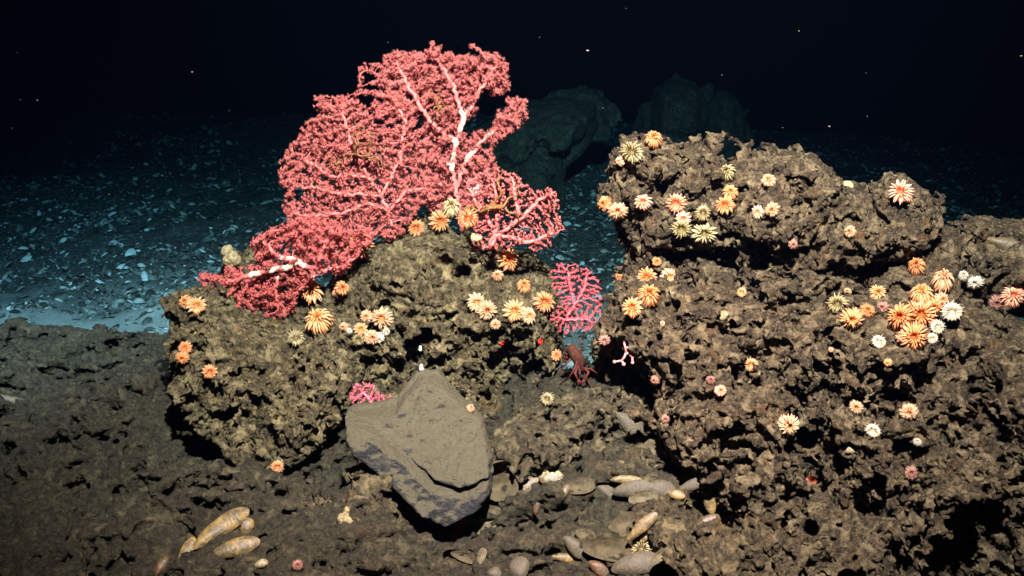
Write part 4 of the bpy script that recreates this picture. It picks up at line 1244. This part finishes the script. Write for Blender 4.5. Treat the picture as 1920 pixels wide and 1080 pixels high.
# ------------------------------------------------------------------ mussel shells
M_VALVE = {
    'gold': simple_mat('golden_mussel_shell', (.30, .21, .075), .5, (.13, .095, .04), 60, .0008),
    'grey': simple_mat('silted_mussel_shell', (.105, .092, .064), .65, (.07, .06, .042), 40, .0008),
    'tan':  simple_mat('tan_mussel_shell', (.16, .115, .06), .5, (.08, .06, .032), 50, .0008),
    'rust': simple_mat('rusty_mussel_shell', (.17, .08, .035), .5, (.08, .045, .02), 50, .0008),
    'pale': simple_mat('pale_mussel_shell', (.42, .36, .21), .45, (.22, .18, .10), 70, .0010),
}
for m_ in M_VALVE.values():
    nt_ = m_.node_tree; b_ = nt_.nodes['Principled BSDF']; src_ = b_.inputs['Base Color'].links[0].from_socket
    tc_ = N(nt_, 'ShaderNodeTexCoord').outputs['Object']
    gn_ = N(nt_, 'ShaderNodeNewGeometry')
    p1 = ramp(nt_, tex(nt_, gn_.outputs['Position'], 38, 6, .7, .8), [(.48, (0, 0, 0)), (.58, (.85, .85, .85))])
    c1 = mixc(nt_, p1, src_, (.085, .074, .050))                       # silt and stain patches
    wv_ = N(nt_, 'ShaderNodeTexWave', wave_type='RINGS', rings_direction='Z'); wv_.inputs['Scale'].default_value = 42; wv_.inputs['Distortion'].default_value = 5
    wv_.inputs['Detail'].default_value = 3
    nt_.links.new(tc_, wv_.inputs['Vector'])
    n9_ = tex(nt_, gn_.outputs['Position'], 150, 5, .75)
    c2 = mixc(nt_, .7, c1, ramp(nt_, n9_, [(.35, (.45, .42, .38)), (.6, (1, 1, 1))]), 'MULTIPLY')
    nt_.links.new(c2, b_.inputs['Base Color'])
    bp_ = N(nt_, 'ShaderNodeBump'); bp_.inputs['Strength'].default_value = .35; bp_.inputs['Distance'].default_value = .0006
    nt_.links.new(wv_.outputs['Fac'], bp_.inputs['Height'])
    old_ = b_.inputs['Normal'].links[0].from_socket
    nt_.links.new(old_, bp_.inputs['Normal']); nt_.links.new(bp_.outputs[0], b_.inputs['Normal'])
M_NACRE = simple_mat('shell_lining', (.095, .080, .048), .8, (.05, .042, .026), 70, .0012, .1)
M_NACRE_P = simple_mat('pale_shell_lining', (.14, .12, .072), .75, (.07, .06, .036), 80, .0012, .15)

def valve(L, W, H, seed=0, bend=.05, thick=.0016):
    """one mussel valve, beak at -X, dome along +Z; returns outer skin and inner skin with a rim"""
    rs = random.Random(seed)
    seg, rg = 28, 7
    def outline(a):
        x = math.cos(a); y = math.sin(a)
        w = (.62 + .38 * (x * .5 + .5)**.8)         # narrower at the beak
        return x * .5 * L, y * .5 * W * w + bend * W * (x * x - .5) * -1
    wob = [1 + rs.uniform(-.03, .02) for _ in range(seg)]
    if seed % 2:
        c0 = rs.randrange(seg)
        for q in range(3): wob[(c0 + q) % seg] *= rs.uniform(.78, .92)      # a chip out of the rim
    def skin(off, sc):
        V = [(-.16 * L, 0, H * sc + off)]
        for i in range(1, rg + 1):
            r = i / rg
            for j in range(seg):
                x, y = outline(2 * math.pi * j / seg)
                cx = -.16 * L * (1 - r)
                z = H * sc * (1 - r**2.2) + off * (1 if i < rg else 0)
                gr = 1 + .02 * math.sin(r * 34)
                V.append((cx + x * r * gr, y * r * wob[j] * gr, z))
        F4 = [(1 + i * seg + j, 1 + (i + 1) * seg + j, 1 + (i + 1) * seg + (j + 1) % seg, 1 + i * seg + (j + 1) % seg) for i in range(rg - 1) for j in range(seg)]
        F3 = [(0, 1 + j, 1 + (j + 1) % seg) for j in range(seg)]
        return V, F4, F3
    return skin(thick, 1), skin(-thick * .4, .94)

def mussel(px, py, lpx, wpx, ang, form, mat, label, tip=.62, sink=.3, up=0.0):
    h = hit(px, py, 6)
    if h is None:
        print('mussel missed', px, py); return
    P, n, d = h
    r = ray(px, py)
    k = d * r.dot(CF) / F_PX
    L, W = lpx * k * 1.18, wpx * k * 1.34
    z = (n * (1 - tip) - r * tip).normalized()
    a = math.radians(ang)
    x = CR * math.cos(a) + CU * math.sin(a)
    x = (x - z * x.dot(z)).normalized(); y = z.cross(x)
    M = Matrix((x, y, z)).transposed().to_4x4()
    H = W * (.17 if form in ('closed', 'single') else .22)
    if form in ('cup', 'gape'): sink = -.55
    root = empty('mussel_shell', tuple(P))
    root.matrix_world = Matrix.Translation(P + z * (H * (.5 - sink))) @ M
    root.rotation_mode = 'QUATERNION'
    tag(root, label, 'mussel shell', 'empty mussel shells on the crust')
    sd = int(px * 3 + py)
    nac = M_NACRE_P if mat in ('pale', 'gold') else M_NACRE
    (Vo, F4, F3), (Vi, G4, G3) = valve(L, W, H, sd)
    def both(m0, parent, mtx, flip):
        mo = MB(); mi = MB()
        To = (np.array(Vo) * (1, 1, flip)) @ np.array(mtx.to_3x3()).T + np.array(mtx.translation)
        Ti = (np.array(Vi) * (1, 1, flip)) @ np.array(mtx.to_3x3()).T + np.array(mtx.translation)
        mo.add(To, F4, F3); o = mo.build('valve', M_VALVE[m0], parent)
        mi.add(Ti, G4, G3); i = mi.build('shell_lining', nac, o)
        return o
    I = Matrix.Identity(4)
    if form == 'closed':
        both(mat, root, I, 1); both(mat, root, Matrix.Translation((0, 0, -.001)), -1)
    elif form == 'cup':
        both(mat, root, I, -1)
    elif form == 'single':
        both(mat, root, I, 1)
    elif form == 'gape':
        both(mat, root, I, -1)
        if up:
            hinge = Matrix.Translation((0, .42 * W, 0)) @ Matrix.Rotation(math.radians(up), 4, 'X') @ Matrix.Translation((0, -.42 * W, 0))
            both(mat, root, hinge, 1)
        else:                                   # the other valve lies nested behind, slid a little upward
            hinge = Matrix.Translation((.01 * L, .14 * W, -.004)) @ Matrix.Rotation(math.radians(9), 4, 'X')
            both(mat, root, hinge, -1)

MUS = [
 (905, 981, 78, 40, 10, 'gape', 'pale', 'oval shell lying open like a spoon, right under the tip of the slab'),
 (938, 917, 58, 44, 20, 'gape', 'tan', 'open round shell with its other half raised like a lid, touching the slab', .62, .3, -112),
 (990, 912, 50, 25, 38, 'closed', 'tan', 'closed grey gold shell between the lidded shell and the bright pale one'),
 (1035, 898, 42, 32, -12, 'single', 'pale', 'brightest pale round shell near the top of the shell bed'),
 (1085, 915, 52, 24, 8, 'gape', 'tan', 'brown broken open shell right of the brightest pale one'),
 (1060, 921, 24, 12, 70, 'single', 'tan', 'small upright brown fragment beside the brightest pale shell'),
 (1174, 900, 52, 15, -2, 'closed', 'gold', 'slim orange shell lying on top of a long grey one'),
 (1186, 918, 66, 28, 8, 'closed', 'grey', 'long grey shell in the middle of the row, under the slim orange one'),
 (1138, 921, 38, 21, -32, 'closed', 'grey', 'shorter grey shell at the start of the row under the mound'),
 (1236, 916, 52, 28, -5, 'closed', 'grey', 'plump grey shell right of the long grey one in the row'),
 (1266, 927, 32, 15, -15, 'closed', 'gold', 'small golden shell tucked against the plump grey one'),
 (1207, 936, 48, 20, 5, 'gape', 'gold', 'small gaping yellow shell hanging below the row'),
 (1298, 910, 52, 18, 22, 'closed', 'grey', 'dull grey shell at the shaded end of the row'),
 (1327, 932, 54, 19, -72, 'closed', 'gold', 'golden shell standing upright against the black cavity'),
 (1325, 976, 42, 15, 22, 'closed', 'rust', 'rusty red shell low by the black cavity'),
 (1176, 988, 60, 40, 12, 'cup', 'tan', 'round shell lying open, filled with grey silt, behind a diagonal golden one'),
 (1203, 988, 66, 20, 42, 'closed', 'gold', 'golden shell lying diagonally across the silt filled round shell'),
 (1214, 1007, 30, 13, 28, 'closed', 'gold', 'short golden shell under the diagonal one'),
 (1076, 1025, 44, 23, -45, 'closed', 'grey', 'smooth grey shell slanting down left of the biggest open shell'),
 (1138, 1034, 78, 34, -8, 'gape', 'tan', 'biggest open shell at the bottom of the shell bed'),
 (1192, 1058, 80, 36, 12, 'closed', 'grey', 'big smooth grey shell at the bottom, below the dark spiky anemone'),
 (1240, 1042, 38, 17, 28, 'cup', 'gold', 'thin curved gold rimmed shell right of the big smooth grey one'),
 (1122, 1066, 38, 20, -35, 'closed', 'rust', 'reddish shell end poking out under the big smooth grey one'),
 (975, 1066, 38, 32, 88, 'single', 'grey', 'squarish grey shell end at the bottom edge of the picture'),
 (904, 1043, 26, 12, 72, 'gape', 'pale', 'small pale folded shell half sunk below the spoon shaped one'),
 (1006, 950, 28, 12, 80, 'single', 'rust', 'small reddish shell standing upright below the closed grey gold one'),
 (1056, 1046, 36, 14, -8, 'single', 'gold', 'thin yellowish sliver of shell left of the biggest open shell'),
 (1098, 1006, 34, 22, -30, 'cup', 'grey', 'dark hollow shell above the slanting smooth grey one'),
 (928, 1075, 26, 20, 10, 'single', 'grey', 'small grey shell cut by the bottom edge below the folded pale one'),
 (870, 1044, 44, 16, -18, 'cup', 'tan', 'dark thin curved shell sunk left of the folded pale one'),
 (414, 990, 104, 32, 44, 'single', 'gold', 'longest gold brown shell half buried in the mud on the open side of the slab'),
 (352, 1034, 50, 23, 66, 'single', 'gold', 'stubby golden shell at the foot of the longest half buried one'),
 (440, 1028, 80, 29, 20, 'single', 'gold', 'broad golden shell lying below the longest half buried one'),
 (463, 988, 28, 24, 85, 'single', 'gold', 'little triangular golden shell fragment near the longest half buried one'),
 (302, 1062, 34, 16, 62, 'single', 'rust', 'dull brown shell half buried at the bottom edge, near the stubby golden one'),
 (22, 750, 60, 13, -10, 'single', 'tan', 'slim tan shell alone on the mud at the far side of the picture'),
 (1180, 795, 54, 28, -42, 'single', 'grey', 'grey silted shell leaning on the rubble mound'),
 (1226, 852, 50, 42, 60, 'cup', 'pale', 'large open shell with a pale rim on the mound at the foot of the crag'),
 (1893, 462, 70, 24, -20, 'single', 'tan', 'long tan shell stuck on the rubbly rock at the edge of the picture'),
 (490, 1057, 22, 14, 20, 'single', 'pale', 'white shell chip on the mud at the bottom'),
 (1600, 842, 26, 14, 20, 'single', 'pale', 'small grey white shell in the crag between two cavities'),
]
for a in MUS: mussel(*a)

# ------------------------------------------------------------------ sponges and other pale growths
def lumps(name, label, cat, px, py, size, mat, n=7, seed=0, flat=1.0, Y=None, group=None):
    h = hit(px, py, 5) if Y is None else None
    if h: P, nn, d = h
    else:
        P = at(px, py, Y or 2.3); nn = Vector((0, -.5, .8)); d = (P - CAM_LOC).length
    k = d / F_PX
    rs = random.Random(seed)
    P = P - ray(px, py) * size * k * .15
    m = MB()
    S = size * k * .5
    for i in range(n):
        a = rs.uniform(0, 6.28); q = rs.uniform(0, .62) if i else 0
        c = (CR * math.cos(a) * q + CU * math.sin(a) * q * flat) * S + Vector((0, rs.uniform(-.2, .2) * S, 0))
        r = S * rs.uniform(.28, .5)
        m.blob(tuple(c), (r, r, r * rs.uniform(.8, 1.3)), 14, 10, noise=.35)
    o = m.build(name, mat)
    o.location = P
    return tag(o, label, cat, group)
M_SP_Y = simple_mat('yellow_sponge', (.55, .47, .22), .7, (.32, .27, .13), 250, .002)
M_SP_O = simple_mat('tan_sponge', (.34, .28, .15), .7, (.15, .12, .06), 160, .003)
M_SP_W = simple_mat('white_sponge', (.92, .90, .85), .6, (.6, .58, .5), 300, .002)
lumps('sponge', 'pale yellow sponge lump at the base of the open pink fan', 'sponge', 893, 447, 24, M_SP_Y, 6, 1, Y=2.42)
lumps('sponge', 'large pale tan sponge lump standing up at the back of the pitted boulder', 'sponge', 434, 482, 48, M_SP_O, 12, 2, Y=2.5)
lumps('sponge', 'tiny white two lobed sponge inside the black hole of the outcrop', 'sponge', 788, 655, 13, M_SP_W, 3, 3)
lumps('sponge', 'small white sponge just above the tip of the grey slab', 'sponge', 789, 692, 15, M_SP_W, 4, 4)
lumps('sponge', 'tan sponge on the knobbly heap of crust below the slab', 'sponge', 648, 970, 34, M_SP_O, 8, 5)
lumps('sponge', 'greenish yellow sponge on top of the ledge, in the dip of its skyline', 'sponge', 1495, 345, 22, M_SP_Y, 6, 6)
lumps('sponge', 'golden yellow sponge on the ledge, next to the lone red orange anemone knob', 'sponge', 1592, 349, 28, M_SP_Y, 7, 7, .6)
lumps('sponge', 'orange tinted sponge crust on the crag below the dark gap', 'sponge', 1356, 590, 26, M_SP_O, 7, 8)
lumps('barnacle_cluster', 'white ridged barnacle cluster on the branches of the tallest coral', 'barnacles', 893, 357, 28, M_SP_W, 9, 9, Y=2.60)

# ------------------------------------------------------------------ brittle stars on the corals
M_BR = simple_mat('brown_brittle_star', (.26, .10, .035), .5, (.09, .03, .015), 400, .0005)
M_BY = simple_mat('yellow_brittle_star', (.30, .14, .04), .5, (.12, .05, .015), 400, .0005)
def brittle_star(px, py, Y, R, mat, label, angs, seed, wav=1.0):
    P = at(px, py, Y)
    rs = random.Random(seed)
    k = (P - CAM_LOC).length / F_PX
    root = empty('brittle_star', tuple(P))
    tag(root, label, 'brittle star', 'brittle stars clinging to the corals')
    m = MB(); m.blob((0, 0, 0), (R * k * .13, R * k * .07, R * k * .13), 10, 6)
    m.build('disc', mat, root)
    for j, a in enumerate(angs):
        m = MB(); pts = []
        a = math.radians(a); L = R * k * rs.uniform(.8, 1.15)
        ph = rs.uniform(0, 6)
        for i in range(26):
            t = i / 25
            s = L * t
            off = wav * L * .13 * math.sin(t * 11 + ph) * t**.5
            ca, sa = math.cos(a + .8 * t * math.sin(ph)), math.sin(a + .8 * t * math.sin(ph))
            pts.append((ca * s - sa * off, -.004 + .006 * math.sin(t * 9 + ph) - .004, sa * s + ca * off))
        m.tube(pts, np.linspace(R * k * .050, R * k * .014, 26), 6)
        m.build('arm', mat, root)
brittle_star(668, 275, 2.565, 52, M_BR, 'brown brittle star with wavy arms in the middle of the huge dense fan', [70, 100, 20, 250, 290], 3, 1.3)
brittle_star(690, 292, 2.565, 44, M_BR, 'second brown brittle star curled low beside the wavy armed one on the dense fan', [60, 95, 200, 320, 0], 5, 1.5)
brittle_star(632, 306, 2.565, 26, M_BY, 'little orange brittle star at the foot of the brown pair on the dense fan', [10, 90, 150, 220, 300], 6, 1)
brittle_star(825, 200, 2.67, 34, M_BY, 'yellow brittle star knotted on the upper part of the tallest coral', [70, 110, 190, 260, 340], 7, 1.5)
brittle_star(925, 388, 2.44, 66, M_BY, 'orange brittle star stretching its arms across the open pink fan', [5, 12, 175, 60, 200], 9, .7)

# ------------------------------------------------------------------ red squat lobster in the gap
def squat_lobster():
    h = hit(1080, 668)
    Y = 2.27
    c = at(1081, 668, Y)
    mr = simple_mat('red_carapace_shaded', (.075, .020, .008), .9, (.04, .009, .005), 120, .0006)  # body and leg reds darkened to carry the shade under the round fan
    ml = simple_mat('red_leg_shaded', (.11, .016, .010), .7, (.07, .01, .008), 200)
    root = empty('squat_lobster', tuple(c))
    tag(root, 'red squat lobster toned for shade, with thin long legs crouching in the gap under the round fan', 'squat lobster')
    k = (c - CAM_LOC).length / F_PX
    def L(px, py, dy=0.0):
        return np.array(at(px, py, Y + dy) - c)
    ax = Vector(L(1092, 690) - L(1070, 652)).normalized()
    side = ax.cross(Vector((0, -1, .2))).normalized(); up_ = side.cross(ax)
    M = Matrix((ax, side, up_)).transposed()
    m = MB(); m.blob((0, 0, 0), (25 * k, 12 * k, 11 * k), 16, 12, M=M, noise=.12)
    m.build('carapace', mr, root)
    m = MB()
    for i in range(4):
        p = L(1070 - i * 3, 653 + i * 7, .012 + i * .006)
        m.blob(p, (7 * k, 11 * k * (1 - .1 * i), 8 * k), 12, 8, M=M)
    m.build('abdomen', mr, root)
    for s in (-1, 1):
        m = MB(); m.blob(L(1091 + s * 2, 690, -.01 + s * .008), (2 * k, 2 * k, 2 * k), 8, 6)
        m.build('eye', simple_mat('dark_eye', (.02, .01, .01), .2), root)
    legs = [[(1082, 676, -.01), (1079, 690, -.03), (1070, 703, -.03), (1064, 713, -.02)],
            [(1090, 686, -.01), (1096, 695, -.03), (1104, 710, -.03), (1113, 727, -.03)],
            [(1092, 690, 0), (1108, 692, -.01), (1125, 704, 0), (1143, 712, .0)],
            [(1070, 672, 0), (1062, 682, -.01), (1054, 690, 0), (1050, 698, 0)],
            [(1084, 684, -.01), (1088, 700, -.03), (1086, 712, -.02)],
            [(1088, 670, .01), (1090, 655, 0), (1087, 640, 0), (1089, 632, .01)]]
    for l in legs:
        m = MB(); P = np.array([L(*q) for q in l])
        T = np.linspace(0, len(P) - 1, 14)
        P = np.stack([np.interp(T, np.arange(len(P)), P[:, i]) for i in range(3)], 1)
        m.tube(P, np.linspace(2.0 * k, .9 * k, 14), 6); m.build('leg', ml, root)
    for s, l in ((1, [(1090, 688, -.02), (1104, 698, -.05), (1096, 712, -.05)]), (-1, [(1084, 686, -.03), (1078, 700, -.05), (1084, 712, -.05)])):
        m = MB(); P = np.array([L(*q) for q in l]); m.tube(P, [2.2 * k, 2.4 * k, 2.2 * k], 7)
        e = P[-1]; d = P[-1] - P[-2]; d /= np.linalg.norm(d)
        for t in (-1, 1):
            m.tube([e, e + d * 5 * k + np.array([t * 2.4 * k, 0, 0]), e + d * 10 * k + np.array([t * .6 * k, 0, 0])], [2.2 * k, 1.7 * k, .5 * k], 6)
        m.build('claw_arm', ml, root)
squat_lobster()

# ------------------------------------------------------------------ marine snow drifting in the water
def snow():
    rs = random.Random(8)
    m = MB()
    spec = [(1102, 95, 2.2, .0020), (1555, 237, 2.3, .0018), (360, 135, 2.0, .0012), (500, 384, 2.4, .0018), (70, 188, 2.0, .0012), (1498, 58, 2.0, .001), (1915, 105, 2.1, .002), (1012, 70, 2.6, .001)]
    for i in range(45):
        spec.append((rs.uniform(0, 1920), rs.uniform(0, 700), rs.uniform(1.2, 3.4), rs.uniform(.0003, .0007)))
    for px, py, Y, r in spec:
        c = at(px, py, Y)
        if c.z < .75 and px > 300: continue
        m.blob(tuple(c), (r * rs.uniform(.7, 1.6), r, r * rs.uniform(.5, 1)), 6, 4, noise=.5)
    o = m.build('marine_snow', simple_mat('drifting_fleck', (.22, .21, .18), .7))
    tag(o, 'tiny pale flecks drifting in the dark water', 'marine snow', kind='stuff')
snow()

# ------------------------------------------------------------------ the vehicle's two measuring lasers
for px, py in ((940, 643), (1013, 640)):
    h = hit(px, py, 2)
    d = bpy.data.lights.new('measuring_laser', 'AREA'); d.shape = 'DISK'; d.size = .006; d.energy = .25; d.color = (1, .01, .01)
    d.spread = math.radians(.3)
    o = bpy.data.objects.new('measuring_laser', d)
    src = Vector((h[0].x, .1, .85))
    o.location = src
    o.rotation_euler = (h[0] - src).to_track_quat('-Z', 'Y').to_euler()
    COL.objects.link(o)
print('done', round(time.time() - T0, 1))
